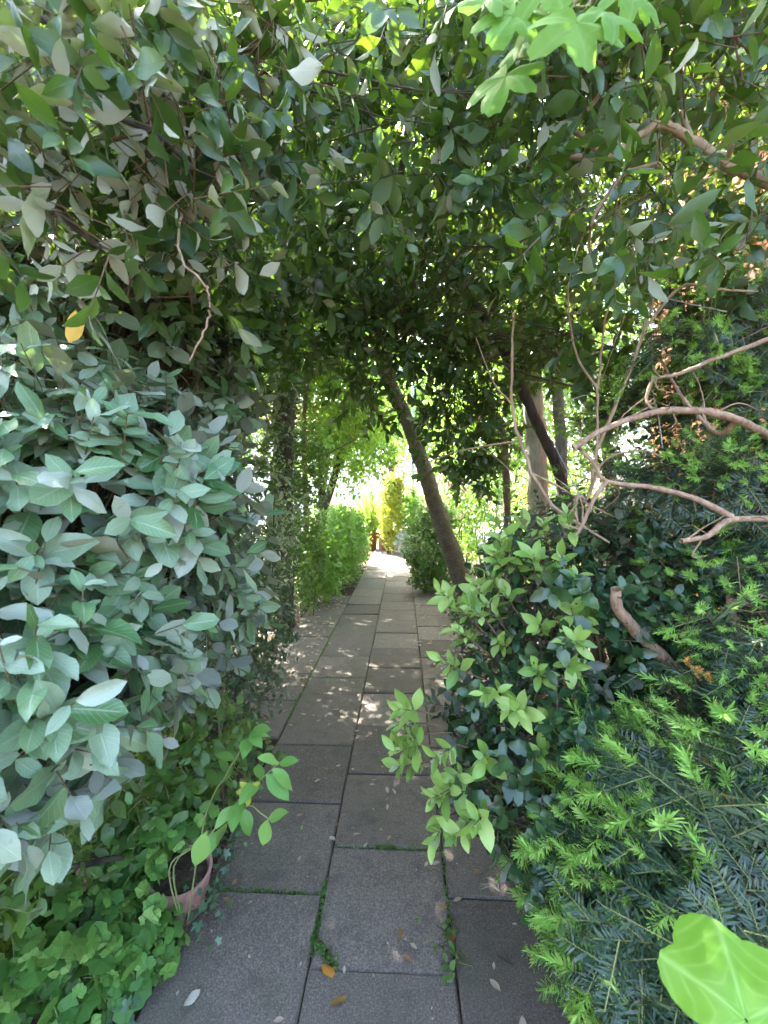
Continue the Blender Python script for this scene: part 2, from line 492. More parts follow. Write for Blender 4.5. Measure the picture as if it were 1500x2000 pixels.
def place_geo(tpl_list, pos, d, n, size, rng, wscale=None):
    """many leaves into arrays: returns v,f,uv,rnd"""
    N = len(pos)
    Y = nz(d); X = nz(np.cross(Y, n)); Z = np.cross(X, Y)
    s = np.broadcast_to(size, (N,))
    w = s if wscale is None else s * wscale
    pick = rng.integers(0, len(tpl_list), N)
    vs, fs, us, rs, off = [], [], [], [], 0
    rnd = rng.random(N)
    for k, (tv, tf, tu) in enumerate(tpl_list):
        i = np.where(pick == k)[0]
        if not len(i): continue
        v = pos[i][:, None] + (tv[None, :, 0:1] * (X[i] * w[i][:, None])[:, None] + tv[None, :, 1:2] * (Y[i] * s[i][:, None])[:, None]
                               + tv[None, :, 2:3] * (Z[i] * s[i][:, None])[:, None])
        kk = len(tv)
        vs.append(v.reshape(-1, 3)); fs.append((tf[None] + (np.arange(len(i)) * kk)[:, None, None]).reshape(-1, 4) + off)
        us.append(np.tile(tu, (len(i), 1))); rs.append(np.repeat(rnd[i], kk)); off += kk * len(i)
    return np.concatenate(vs), np.concatenate(fs), np.concatenate(us), np.concatenate(rs)


_TM = {}


def tpl_mesh(key, k, mat):
    q = (key, k, mat.name)
    if q not in _TM:
        v, f, uv = T[key][k]
        _TM[q] = mesh_np('leaf', v, f, mat, uv)
    return _TM[q]


def leaves_to(plant, key, mat, pos, d, n, size, rng, cap=300, key_lo=None, part='leaf', stuff='foliage', near=None):
    """the leaves that show largest become objects, the rest one mass"""
    N = len(pos)
    if not N: return
    x, y, z = proj(pos)
    inn = (x > -20) & (x < 1520) & (y > -20) & (y < 2020) & (z > .1)
    app = np.where(inn, np.broadcast_to(size, (N,)) / np.maximum(z, .1) * 810, 0)
    cell = (np.clip(x, 0, 1499) // 30).astype(int) * 70 + (np.clip(y, 0, 1999) // 30).astype(int)
    dm = np.full(60 * 70, 1e9)
    np.minimum.at(dm, cell[inn], z[inn])
    ok = inn & (z < dm[cell] + (.07 if near is None else near)) & (app > 9)
    idx = np.where(ok)[0]
    idx = idx[np.argsort(-app[idx])][:cap]
    rest = np.ones(N, bool); rest[idx] = False
    Y = nz(d); X = nz(np.cross(Y, n)); Z = np.cross(X, Y)
    s = np.broadcast_to(size, (N,))
    base = np.array(plant.location)
    nt = len(T[key])
    for i in idx:
        o = bpy.data.objects.new(part, tpl_mesh(key, int(rng.integers(nt)), mat))
        m = np.eye(4)
        m[:3, 0] = X[i] * s[i]; m[:3, 1] = Y[i] * s[i]; m[:3, 2] = Z[i] * s[i]; m[:3, 3] = pos[i] - base
        COL.objects.link(o)
        o.parent = plant
        o.matrix_local = Matrix(m.tolist())
    if rest.any():
        v, f, u, r = place_geo(T[key_lo or key], pos[rest], d[rest], n[rest], s[rest], rng)
        link(stuff, mesh_np(stuff, v, f, mat, u, r), plant, 'stuff')


def shoots(base, axis, L, n, size, th=(75, 30), up=.5, start=.2, jit=.25, rng=RNG, szvar=.25, tipscale=.7):
    """leafy shoots: spiral leaves round each axis; returns pos, dir, normal, size"""
    S = len(base)
    L = np.broadcast_to(L, (S,))
    a = nz(axis)
    ref = np.where(np.abs(a[:, 2:3]) < .9, np.array([[0, 0, 1.0]]), np.array([[1.0, 0, 0]]))
    X = nz(np.cross(a, ref)); Y = np.cross(X, a)
    t = np.linspace(start, 1, n)
    ph = rng.uniform(0, 6.28, S)[:, None] + np.arange(n)[None] * 2.4 + rng.normal(0, .25, (S, n))
    rad = np.cos(ph)[..., None] * X[:, None] + np.sin(ph)[..., None] * Y[:, None]
    thv = np.radians(th[0] + (th[1] - th[0]) * t)[None, :] + rng.normal(0, .18, (S, n))
    d = a[:, None] * np.cos(thv)[..., None] + rad * np.sin(thv)[..., None]
    nn = a[:, None] * np.sin(thv)[..., None] - rad * np.cos(thv)[..., None]
    nn = nn + np.array([0, 0, up]) + rng.normal(0, jit, (S, n, 3))
    d = nz(d + rng.normal(0, jit * .5, (S, n, 3)))
    pos = base[:, None] + a[:, None] * (L[:, None] * t[None])[..., None]
    sz = size * (1 + rng.normal(0, szvar, (S, n))).clip(.5, 1.5) * (1 - (1 - tipscale) * t[None] ** 3)
    return pos.reshape(-1, 3), d.reshape(-1, 3), nn.reshape(-1, 3), sz.reshape(-1)


def lump(u, seed, k=5):
    rng = np.random.default_rng(seed)
    f = rng.normal(size=(k, 3)) * 3.2
    p = rng.uniform(0, 6.28, k)
    return np.sin(u @ f.T + p).sum(1) / k


def hull(ells, S, rng, shell=(.75, 1.05), zmin=.05, amp=.22, seed=1, inside=.72):
    """points and outward directions on the uneven surface of joined ellipsoids"""
    area = np.array([(r[0] * r[1] + r[1] * r[2] + r[0] * r[2]) for c, r in ells]); area /= area.sum()
    pts, nrm = [], []
    got = 0
    while got < S:
        k = rng.choice(len(ells), S, p=area)
        C = np.array([e[0] for e in ells])[k]; Rr = np.array([e[1] for e in ells])[k]
        u = rdir(S, rng)
        s = rng.uniform(*shell, S) ** 1.0 * (1 + amp * lump(u * 1.5 + k[:, None], seed))
        p = C + Rr * u * s[:, None]
        ok = p[:, 2] > zmin
        for j, (c, r) in enumerate(ells):
            dd = np.linalg.norm((p - np.array(c)) / np.array(r), axis=1)
            ok &= ~((dd < inside) & (k != j))
        pts.append(p[ok]); nrm.append(nz(u / Rr)[ok]); got += ok.sum()
    return np.concatenate(pts)[:S], np.concatenate(nrm)[:S]


def twigs_part(plant, A, B, r0, r1, mat, name='twigs', sides=3):
    if A[:, 1].mean() > 4.2:                      # far twigs: every third is enough
        q = slice(0, None, 3)
        r0 = r0[q] if isinstance(r0, np.ndarray) else r0
        r1 = r1[q] if isinstance(r1, np.ndarray) else r1
        A, B = A[q], B[q]
    v, f, u = segs_mesh(A, B, r0, r1, sides)
    return link(name, mesh_np(name, v, f, mat, u), plant, 'stuff')


def limb(plant, pts, r0, r1, mat, name='branch', sides=10, rough=.03, rng=RNG, k=6):
    c = spline(pts, k)
    if rough and len(c) > 4:                      # slight kinks and knots, ends stay put
        st = np.linalg.norm(np.diff(c, axis=0), axis=1).mean()
        w = np.sin(np.linspace(0, math.pi, len(c)))[:, None] ** .5
        c = c + rng.normal(0, min(.035 * st, .004), c.shape) * w
    if isinstance(r0, (list, tuple)):
        rad = np.interp(np.linspace(0, 1, len(c)), np.linspace(0, 1, len(r0)), r0)
    else:
        rad = r0 + ((r1 if r1 is not None else r0) - r0) * np.linspace(0, 1, len(c))
    if rough:
        rad = rad * (1 + rng.normal(0, .03, len(c)))
    v, f, u = tube(c, rad, None, sides, k, rough, rng, smooth=False)
    return link(name, mesh_np(name, v, f, mat, u), plant)


def keep_view_clear(p, near=.32, *boxes):
    """drop what would hang in front of the lens"""
    q = p - CAM_P
    return np.linalg.norm(q, axis=1) > near


def clumps_of(centres, per, rad, rng):
    c = np.repeat(centres, per, 0)
    off = rng.normal(0, 1, c.shape) * rad
    return c + off, nz(off + 1e-6)


def nearest_on(skel, pts):
    out = np.empty_like(pts)
    for i in range(0, len(pts), 500):
        d = np.linalg.norm(pts[i:i + 500, None] - skel[None], axis=2)
        out[i:i + 500] = skel[d.argmin(1)]
    return out


# ------------------------------------------------------------------ ground, path
def ground_material():
    t = NT('soil')
    p = t.pos()
    a = t.noise(3.0, 6, .6, p); b = t.noise(45.0, 5, .7, p)
    col = t.ramp(b, [(.3, (.028, .020, .013)), (.55, (.062, .046, .030)), (.75, (.12, .09, .06))])
    col = t.mix(t.math('MULTIPLY', t.math('GREATER_THAN', a, .56), .5), col, (.05, .065, .022))
    return t.done(t.bsdf(col, .95, t.bump(b, .8, .03), .2))


def slab_material():
    t = NT('concrete_slab')
    oi = t.n('ShaderNodeObjectInfo').outputs['Random']
    va = t.n('ShaderNodeVectorMath', operation='ADD')
    t.set(va.inputs[0], t.pos())
    cx = t.n('ShaderNodeCombineXYZ')
    t.set(cx.inputs[0], t.math('MULTIPLY', oi, 37.0)); t.set(cx.inputs[1], t.math('MULTIPLY', oi, 91.0))
    t.set(va.inputs[1], cx.outputs[0])
    p = va.outputs[0]
    big = t.noise(2.2, 4, .6, p); fine = t.noise(170.0, 3, .75, p); mid = t.noise(14.0, 5, .65, p)
    col = t.ramp(fine, [(.30, (.078, .065, .055)), (.52, (.150, .127, .109)), (.74, (.29, .25, .21))])
    tone = t.math('ADD', .72, t.math('MULTIPLY', oi, .5))
    tn = t.n('ShaderNodeCombineColor')
    for i in range(3): t.set(tn.inputs[i], tone)
    col = t.mix(1.0, col, tn.outputs[0], 'MULTIPLY')
    col = t.mix(t.math('MULTIPLY', t.math('SUBTRACT', mid, .50, clamp=True), 2.0, clamp=True), col, (.06, .05, .043))
    col = t.mix(t.math('MULTIPLY', t.math('SUBTRACT', big, .52, clamp=True), 2.2, clamp=True), col, (.075, .085, .05))
    drip = t.math('MULTIPLY', t.math('SUBTRACT', t.noise(6.5, 6, .7, p), .55, clamp=True), 4.0, clamp=True)
    col = t.mix(t.math('MULTIPLY', drip, .7), col, (.05, .043, .038))
    lich = t.math('GREATER_THAN', t.noise(26.0, 2, .4, p), .74)
    col = t.mix(t.math('MULTIPLY', lich, .35), col, (.30, .29, .26))
    h = t.math('ADD', t.math('MULTIPLY', fine, .6), t.math('MULTIPLY', mid, .6))
    return t.done(t.bsdf(col, .88, t.bump(h, .55, .006), .3))


M['soil'] = ground_material()
M['slab'] = slab_material()


def sheet(name, x0, x1, y0, y1, z, mat, nx=1, ny=1, amp=0, seed=0):
    xs = np.linspace(x0, x1, nx + 1); ys = np.linspace(y0, y1, ny + 1)
    X, Y = np.meshgrid(xs, ys)
    Z = np.full_like(X, z)
    if amp:
        Z = Z + amp * (np.sin(X * 3.1 + seed) * np.sin(Y * 2.3 + seed * 2) + .5 * np.sin(X * 7 + Y * 5))
    v = np.stack([X.ravel(), Y.ravel(), Z.ravel()], -1)
    i = np.arange(ny)[:, None] * (nx + 1) + np.arange(nx)[None]
    f = np.stack([i, i + 1, i + nx + 2, i + nx + 1], -1).reshape(-1, 4)
    o = link(name, mesh_np(name, v, f, mat))
    return tag(o, kind='structure')


sheet('ground', -120, 120, -60, 200, -0.05, M['soil'])
t = NT('pale_gravel')
gn = t.noise(60, 4, .7, t.pos())
M['gravel'] = t.done(t.bsdf(t.ramp(gn, [(.3, (.30, .27, .23)), (.7, (.58, .54, .48))]), .95, t.bump(gn, .5, .02), .2))
yard = sheet('gravel_yard', -9, 7, 12.3, 24, -0.02, M['gravel'])
bed = sheet('soil_bed', -4, 4, -2.5, 12.3, -0.03, M['soil'], 60, 110, .012, 3)

path = sheet('path', -1.25, .66, -1.6, 12.2, -0.016, M['soil'])


def slab(x0, x1, y0, y1, rng):
    g = .0022
    x0 += g + rng.uniform(-.001, .002); x1 -= g + rng.uniform(-.001, .002); y0 += g + rng.uniform(-.001, .003); y1 -= g + rng.uniform(-.001, .003)
    cx, cy = (x0 + x1) / 2, (y0 + y1) / 2
    hx, hy = (x1 - x0) / 2, (y1 - y0) / 2
    b = .006
    # rim with small chips so the edge is not ruler straight
    def ring(ex, ey, z, n=5, ch=0.0):
        pts = []
        for (ax, ay), (bx, by) in (((-1, -1), (1, -1)), ((1, -1), (1, 1)), ((1, 1), (-1, 1)), ((-1, 1), (-1, -1))):
            for q in range(n):
                s = q / n
                pts.append(((ax + (bx - ax) * s) * ex, (ay + (by - ay) * s) * ey, z))
        p = np.array(pts)
        p[:, :2] *= 1 - np.abs(rng.normal(0, ch, (len(p), 1)))
        return p
    r0 = ring(hx, hy, -.035); r1 = ring(hx, hy, -b, ch=.003); r2 = ring(hx - b, hy - b, 0.0, ch=.006); r3 = ring(.001, .001, 0.0005)
    n = len(r0)
    v = np.concatenate([r0, r1, r2, r3])
    j = np.arange(n); j2 = (j + 1) % n
    f = np.concatenate([np.stack([k * n + j, k * n + j2, (k + 1) * n + j2, (k + 1) * n + j], -1) for k in range(3)])
    tilt = rng.normal(0, .0055, 2)
    v[:, 2] += v[:, 0] * tilt[0] + v[:, 1] * tilt[1]
    o = link('slab', mesh_np('slab', v, f, M['slab'], smooth=False), path)
    o.location = (cx, cy, rng.normal(0, .002))
    o.rotation_euler = (0, 0, rng.normal(0, .004))
    return o


rng = np.random.default_rng(5)
def column(x0, x1, start, y_end, merge=()):
    y = start
    k = 0
    while y < y_end:
        ln = .45
        if any(abs(y - m) < .1 for m in merge): ln = .9
        slab(x0, x1, y, y + ln, rng)
        y += ln

column(-.285, .168, 1.215 - .45 * 5, 12.1)
column(-.74, -.285, 1.45 - .45 * 6, 12.1, merge=(2.35, 3.7, 6.4))
column(.168, .62, 1.46 - .45 * 6, 9.0)
column(-1.2, -.74, 3.32 - .9, 5.6)

# ------------------------------------------------------------------ big silver-leaved shrub beside the path
def shrub_elaeagnus():
    rng = np.random.default_rng(21)
    pl = empty('silver_shrub', (-1.25, 1.35, 0), 'big shrub with silvery blue-green oval leaves bulging over the slabs', 'shrub')
    ells = [((-.98, 1.14, 1.40), (.54, .50, .44)), ((-.86, .84, 1.06), (.36, .36, .30)), ((-1.30, 1.0, 1.2), (.55, .55, .55)),
            ((-1.22, 1.62, 1.92), (.60, .60, .55)), ((-1.0, 1.45, 1.15), (.48, .42, .42)), ((-1.75, 1.5, 1.9), (.7, .8, .8))]
    p, nr = hull(ells, 2700, rng, (.70, 1.0), .45, .2, 4, .7)
    x, y, z = proj(p)
    k = (np.linalg.norm(p - CAM_P, axis=1) > .62) & (p[:, 0] > -1.75) & ~((y > 1600) & (x > 280) & (z > 0)) & ~((x > 550) & (z > 0))
    p, nr = p[k], nr[k]
    ax = nz(nr * .9 + np.array([0, 0, .28]) + rng.normal(0, .38, p.shape))
    L = rng.uniform(.10, .20, len(p))
    b0 = p - ax * L[:, None] * .6
    pos, d, n, s = shoots(b0, ax, L, 9, .080, (82, 38), .55, .15, .28, rng, .32)
    # leaves nod a little and turn their faces outward
    d = nz(d + np.array([0, 0, -.38]))
    n = n + np.repeat(nr, 9, 0) * .75
    leaves_to(pl, 'elaeagnus', M['elaeagnus'], pos, d, n, s, rng, 300, 'elaeagnus_lo')
    c = np.array([-1.3, 1.4, .9])
    inner = b0 + nz(c - b0) * rng.uniform(.1, .3, (len(b0), 1))
    twigs_part(pl, b0, b0 + ax * L[:, None], .0022, .0012, M['twig'])
    twigs_part(pl, inner, b0, .004, .0022, M['twig'], 'twigs', 4)
    for q in range(9):
        a = rng.uniform(0, 6.28)
        tip = np.array([-1.3 + .55 * math.cos(a), 1.35 + .5 * math.sin(a), rng.uniform(1.3, 2.2)])
        limb(pl, [(-1.25 + .08 * math.cos(a), 1.35 + .08 * math.sin(a), -.03), (-1.27 + .2 * math.cos(a), 1.35 + .2 * math.sin(a), .6), tip], .022, .006, M['bark_dark'], 'stem', 8)
    # one yellow leaf
    o = bpy.data.objects.new('leaf', tpl_mesh('elaeagnus', 1, M['yellow_leaf']))
    COL.objects.link(o); o.parent = pl; o["label"] = 'single yellow leaf hanging'
    m = Matrix.Translation(Vector(P(148, 606, .78)) - Vector(pl.location)) @ Euler((R(-78), R(10), R(20))).to_matrix().to_4x4() @ Matrix.Scale(.062, 4)
    o.matrix_local = m
shrub_elaeagnus()


# ------------------------------------------------------------------ evergreen oak arching over the path
def crown_leaves(pl, centres, per, rad, leaf, rng, key='oak', lo='oak_lo', mat='oak', cap=300, n=7, L=(.09, .17), up=.5, droop=0.0, outward=.6, skel=None,
                 twig='twig_dark', near=.12, mind=.55, cull=None):
    p, off = clumps_of(centres, per, rad, rng)
    k = np.linalg.norm(p - CAM_P, axis=1) > mind
    if cull is not None: k &= cull(p)
    p, off = p[k], off[k]
    ax = nz(off * outward + rng.normal(0, .5, p.shape) + np.array([0, 0, -droop]))
    Ls = rng.uniform(*L, len(p))
    pos, d, nn, s = shoots(p, ax, Ls, n, leaf, (80, 35), up, .2, .35, rng)
    d = nz(d + np.array([0, 0, -.25 - droop]))
    k = np.linalg.norm(pos - CAM_P, axis=1) > mind
    leaves_to(pl, key, M[mat], pos[k], d[k], nn[k], s[k], rng, cap, lo, near=near)
    twigs_part(pl, p, p + ax * Ls[:, None], .0018, .0008, M[twig])
    if skel is not None:
        near_c = nearest_on(skel, centres)
        m1 = near_c + (centres - near_c) * .36 + rng.normal(0, .07, centres.shape)
        m2 = near_c + (centres - near_c) * .70 + rng.normal(0, .06, centres.shape)
        A = np.concatenate([near_c, m1, m2]); B = np.concatenate([m1, m2, centres])
        r = np.minimum(np.linalg.norm(centres - near_c, axis=1) * .0035 + .0015, .008)
        twigs_part(pl, A, B, np.concatenate([r, r * .8, r * .6]), np.concatenate([r * .8, r * .6, r * .4]), M[twig], 'twigs', 4)
    return pos


def ceiling(x, y):
    c = 2.08 + .31 * (y - 1.3)
    return c - .62 * np.maximum(0, np.abs(x + .02) - .30) ** 1.15


def tree_oak():
    rng = np.random.default_rng(31)
    base = P(1225, 1361, 3.05)
    base[2] = -.03
    pl = empty('evergreen_oak', base, 'evergreen oak with slanting dark trunk whose dark leathery leaves arch over the path', 'tree')
    trunk = [base, P(1100, 950, 3.0), P(1050, 830, 2.95), P(1000, 720, 2.9), P(950, 630, 2.8), P(895, 545, 2.7), P(855, 485, 2.6), P(780, 360, 2.45)]
    limb(pl, trunk, .038, .026, M['bark_dark'], 'trunk', 12, .05, rng)
    tr = spline(trunk)
    br = []
    for pts, r in (([P(950, 630, 2.8), P(905, 665, 2.5), P(850, 655, 2.2), P(800, 620, 2.0)], .022),
                   ([P(780, 360, 2.45), P(700, 260, 2.1), P(600, 190, 1.7), P(480, 165, 1.35), P(390, 120, 1.25), P(320, 70, 1.2), P(240, 10, 1.15)], .024),
                   ([P(855, 485, 2.6), P(900, 380, 2.4), P(1000, 250, 2.0), P(1080, 150, 1.7)], .024),
                   ([P(780, 360, 2.45), P(800, 200, 2.2), P(760, 60, 1.8)], .022),
                   ([P(700, 260, 2.1), P(600, 340, 1.9), P(480, 400, 1.7), P(360, 430, 1.5)], .018),
                   ([P(600, 190, 1.7), P(450, 270, 1.4), P(330, 340, 1.2)], .014),
                   ([P(855, 485, 2.6), P(700, 470, 2.5), P(600, 500, 2.4)], .016)):
        limb(pl, pts, r, r * .45, M['bark_dark'], 'branch', 8, .04, rng)
        br.append(spline(pts))
    skel = np.concatenate([tr[20:]] + br)
    # clump centres in the arch
    c = []
    while len(c) < 360:
        x = rng.uniform(-1.35, 1.25); y = rng.uniform(1.05, 3.5)
        z = ceiling(np.array(x), np.array(y)) + .12 + rng.random() ** 1.5 * 1.0
        if y < 1.5 and x > .55: continue
        if lump(np.array([[x * 1.5, y * 1.5, z * 1.8]]), 77, 6)[0] < -.05: continue
        c.append((x, y, z))
    c = np.array(c + [tuple(P(rng.uniform(560, 960), rng.uniform(-80, 180), rng.uniform(1.4, 2.2))) for q in range(55)])
    crown_leaves(pl, c, 7, .085, .072, rng, mat='oak_arch', skel=skel, near=.10)
    # hanging fringe that closes the arch
    fr = np.array([P(px, py, Y) for px, py, Y in [(600, 640, 2.1), (690, 640, 2.1), (730, 690, 2.2), (770, 720, 2.2), (760, 640, 2.0), (810, 690, 2.1),
                   (850, 620, 2.1), (900, 640, 2.2), (930, 700, 2.3), (880, 590, 2.0), (960, 760, 2.4), (900, 800, 2.4), (870, 760, 2.4), (980, 860, 2.5), (940, 880, 2.6), 
                   (900, 870, 2.6), (540, 560, 1.9), (500, 600, 1.9), (520, 660, 2.0), (850, 700, 2.2), (880, 840, 2.4), (930, 820, 2.3), (960, 930, 2.5), (900, 940, 2.6), (860, 820, 2.3), (720, 640, 2.0), (740, 750, 2.3), (790, 760, 2.3), (910, 720, 2.2), (640, 655, 2.2), (670, 700, 2.3), (700, 680, 2.2), (745, 785, 2.4), (830, 775, 2.4), (860, 690, 2.3), (820, 650, 2.1), (950, 800, 2.4), (985, 735, 2.4), (915, 900, 2.6), (970, 880, 2.5), (870, 900, 2.6), (840, 840, 2.5), (650, 740, 2.5)]])
    crown_leaves(pl, np.repeat(fr, 2, 0) + rng.normal(0, .05, (len(fr) * 2, 3)), 5, .06, .064, rng, mat='oak_arch', skel=skel, near=.3, cap=0, lo='oak')
tree_oak()


# the pale-backed evergreen spray close overhead
def oak_spray_near():
    rng = np.random.default_rng(33)
    base = np.array([-2.3, .9, -.03])
    pl = empty('pale_backed_oak', base, 'evergreen oak with pale felted leaf undersides reaching over the silvery shrub', 'tree')
    trunk = [base, (-2.2, 1.0, 1.0), (-1.95, 1.1, 2.0), (-1.7, 1.2, 2.7), (-1.3, 1.2, 3.1)]
    limb(pl, trunk, .07, .025, M['bark_dark'], 'trunk', 10, .04, rng)
    b = []
    for pts in ([(-1.7, 1.2, 2.7), P(60, 30, .95), P(160, 180, .85), P(300, 260, .85), P(380, 330, .9)], [(-1.95, 1.1, 2.0), P(-60, 330, .95), P(60, 380, .9), P(180, 470, .9), P(260, 520, 1.0)],
                [(-1.3, 1.2, 3.1), P(250, -40, 1.0), P(380, 60, 1.0), P(500, 130, 1.05)]):
        limb(pl, pts, .012, .004, M['bark_dark'], 'branch', 7, .04, rng); b.append(spline(pts))
    skel = np.concatenate(b)
    c = []
    while len(c) < 120:
        px, py = rng.uniform(-120, 520), rng.uniform(-150, 500)
        if px > 300 and py > 430: continue
        Y = rng.uniform(.72, 1.25) + .25 * max(0, (px - 250) / 300)
        if lump(np.array([[px * .009, py * .009, Y]]), 5, 6)[0] < -.05: continue
        c.append(P(px, py, Y))
    crown_leaves(pl, np.array(c), 4, .06, .068, rng, n=6, skel=skel, near=.2, up=.25, twig='twig', mind=.66)
oak_spray_near()


# taller trees that roof the lane
def roof_tree(name, label, base, trunk, r0, r1, bark, ells, nclump, leaf, mat, seed, per=8, rad=.16, key='tiny', cap=0, limbs=(), sides=12, lump_cut=-.1, twig='twig_dark', L=(.12, .22), n=7,
              cull=None):
    rng = np.random.default_rng(seed)
    pl = empty(name, base, label, 'tree')
    limb(pl, trunk, r0, r1, bark, 'trunk', sides, .045, rng)
    sk = [spline(trunk)[8:]]
    for pts, a, b in limbs:
        limb(pl, pts, a, b, bark, 'branch', 8, .05, rng); sk.append(spline(pts))
    ar = np.array([r[0] * r[1] * r[2] for c_, r in ells]); ar = ar / ar.sum()
    c = []
    while len(c) < nclump:
        e = ells[rng.choice(len(ells), p=ar)]
        u = rdir(1, rng)[0] * rng.random() ** .45
        p = np.array(e[0]) + np.array(e[1]) * u
        if p[2] < .2 or lump(p[None] * 1.2, seed + 3, 6)[0] < lump_cut: continue
        c.append(p)
    c = np.array(c)
    if cull is not None: c = c[cull(c)]
    crown_leaves(pl, c, per, rad, leaf, rng, key=key, lo=key, mat=mat, cap=cap, n=n, L=L, skel=np.concatenate(sk), twig=twig, near=.5)
    return pl


def below_window(c):
    x, y, z = proj(c)
    return ~((y > 640) & (x > 560) & (x < 1010) & (z > 0))


# leaning corky trunk
lt = [P(905, 1150, 5.4), P(885, 1085, 5.4), P(850, 985, 5.4), P(820, 890, 5.4), P(790, 810, 5.35), P(762, 750, 5.3), P(735, 660, 5.2), P(715, 560, 5.1), P(700, 440, 4.9)]
lt[0] = lt[1] + (lt[1] - lt[2]) * ((lt[1][2] + .06) / (lt[2][2] - lt[1][2]))
roof_tree('leaning_tree', 'leaning tree with rough corky brown trunk slanting over the path', lt[0], lt, [.135, .118, .105, .098, .092, .088, .08, .075, .065], .05, M['bark_cork'],
          [((-.1, 4.9, 4.6), (1.9, 1.7, .9)), ((-.9, 5.6, 4.2), (1.2, 1.4, .7))], 140, .075, 'roofleaf', 41, per=10, rad=.2, key='tiny', cap=120, sides=16,
          limbs=[([P(715, 560, 5.1), P(640, 480, 5.0), P(560, 420, 4.8)], .05, .02), ([P(735, 660, 5.2), P(800, 560, 5.0), P(860, 470, 4.8)], .05, .02), ([P(850, 905, 5.35), P(853, 895, 5.2), P(858, 875, 5.1)], .012, .004)])
# pale trunk
pt = [P(1062, 1100, 4.2), P(1050, 930, 4.2), P(1042, 800, 4.2), P(1036, 660, 4.2), P(1035, 480, 4.2), P(1030, 300, 4.1)]
pt[0][2] = -.05
roof_tree('pale_trunk_tree', 'tree with thick pale grey upright trunk behind the slanting dark trunk', pt[0], pt, .105, .085, M['bark_pale'],
          [((1.2, 4.0, 4.9), (2.2, 2.0, 1.1)), ((2.0, 3.0, 4.4), (1.2, 1.6, .9))], 100, .07, 'roofleaf', 42, per=10, rad=.2, cap=80,
          limbs=[([P(1035, 480, 4.2), P(1120, 330, 3.9), P(1250, 200, 3.6)], .05, .02)])
st = [P(1108, 1050, 3.7), P(1096, 880, 3.7), P(1084, 720, 3.7), P(1072, 560, 3.65), P(1062, 420, 3.6), P(1080, 250, 3.4)]
st[0][2] = -.05
roof_tree('slim_grey_tree', 'slim tree with straight grey-brown trunk close beside the pale trunk', st[0], st, .050, .038, M['bark_grey'],
          [((1.3, 3.0, 3.7), (1.0, 1.0, .8))], 80, .062, 'roofleaf', 43, per=9, rad=.14, cap=60, limbs=[([P(1062, 420, 3.6), P(1160, 300, 3.2), P(1290, 190, 2.8)], .03, .012)])
tt = [P(1000, 1050, 4.6), P(985, 870, 4.6), P(965, 810, 4.6), P(940, 740, 4.5), P(930, 600, 4.3)]
tt[0][2] = -.05
roof_tree('thin_brown_tree', 'thin brown-stemmed tree between the leaning trunk and the pale trunk', tt[0], tt, .045, .02, M['bark_cork'],
          [((.9, 4.3, 3.4), (.8, .9, .8)), ((.75, 4.9, 2.5), (.40, .4, .45))], 100, .06, 'roofleaf', 44, per=8, rad=.13, cap=60, twig='twig')
# dark trunks on the other side
dt = [P(548, 1180, 4.6), P(545, 1040, 4.6), P(552, 900, 4.6), P(560, 760, 4.6), P(570, 600, 4.5), P(560, 420, 4.3)]
dt[0][2] = -.05
roof_tree('ivy_clad_tree', 'dark-trunked tree wrapped in ivy beside the pale green hedge', dt[0], dt, .15, .07, M['bark_dark'],
          [((-1.4, 4.2, 4.4), (1.7, 1.8, 1.0)), ((-1.6, 3.0, 3.6), (1.1, 1.2, .9)), ((-2.5, 4.0, 3.2), (1.0, 1.4, 1.2))], 470, .084, 'roofleaf', 45, per=8, rad=.2, cap=100, lump_cut=-2, key='tiny')  # crown mostly out of sight, thickened to keep sun off the path
d2 = [P(600, 1120, 5.6), P(597, 980, 5.6), P(594, 860, 5.6), P(598, 760, 5.6), P(620, 640, 5.4)]
d2[0][2] = -.05
roof_tree('small_leaved_tree', 'bushy small-leaved tree with slender trunk overhanging the hedge', d2[0], d2, .042, .028, M['bark_cork'],
          [((-.72, 6.0, 2.75), (.75, .7, .55)), ((-1.1, 5.9, 3.3), (.8, .8, .6))], 130, .048, 'roofleaf', 46, per=12, rad=.12, key='tiny', cap=0, L=(.08, .15), twig='twig',
          limbs=[([P(596, 900, 5.6), P(640, 885, 5.6), P(690, 862, 5.7)], .02, .008)])


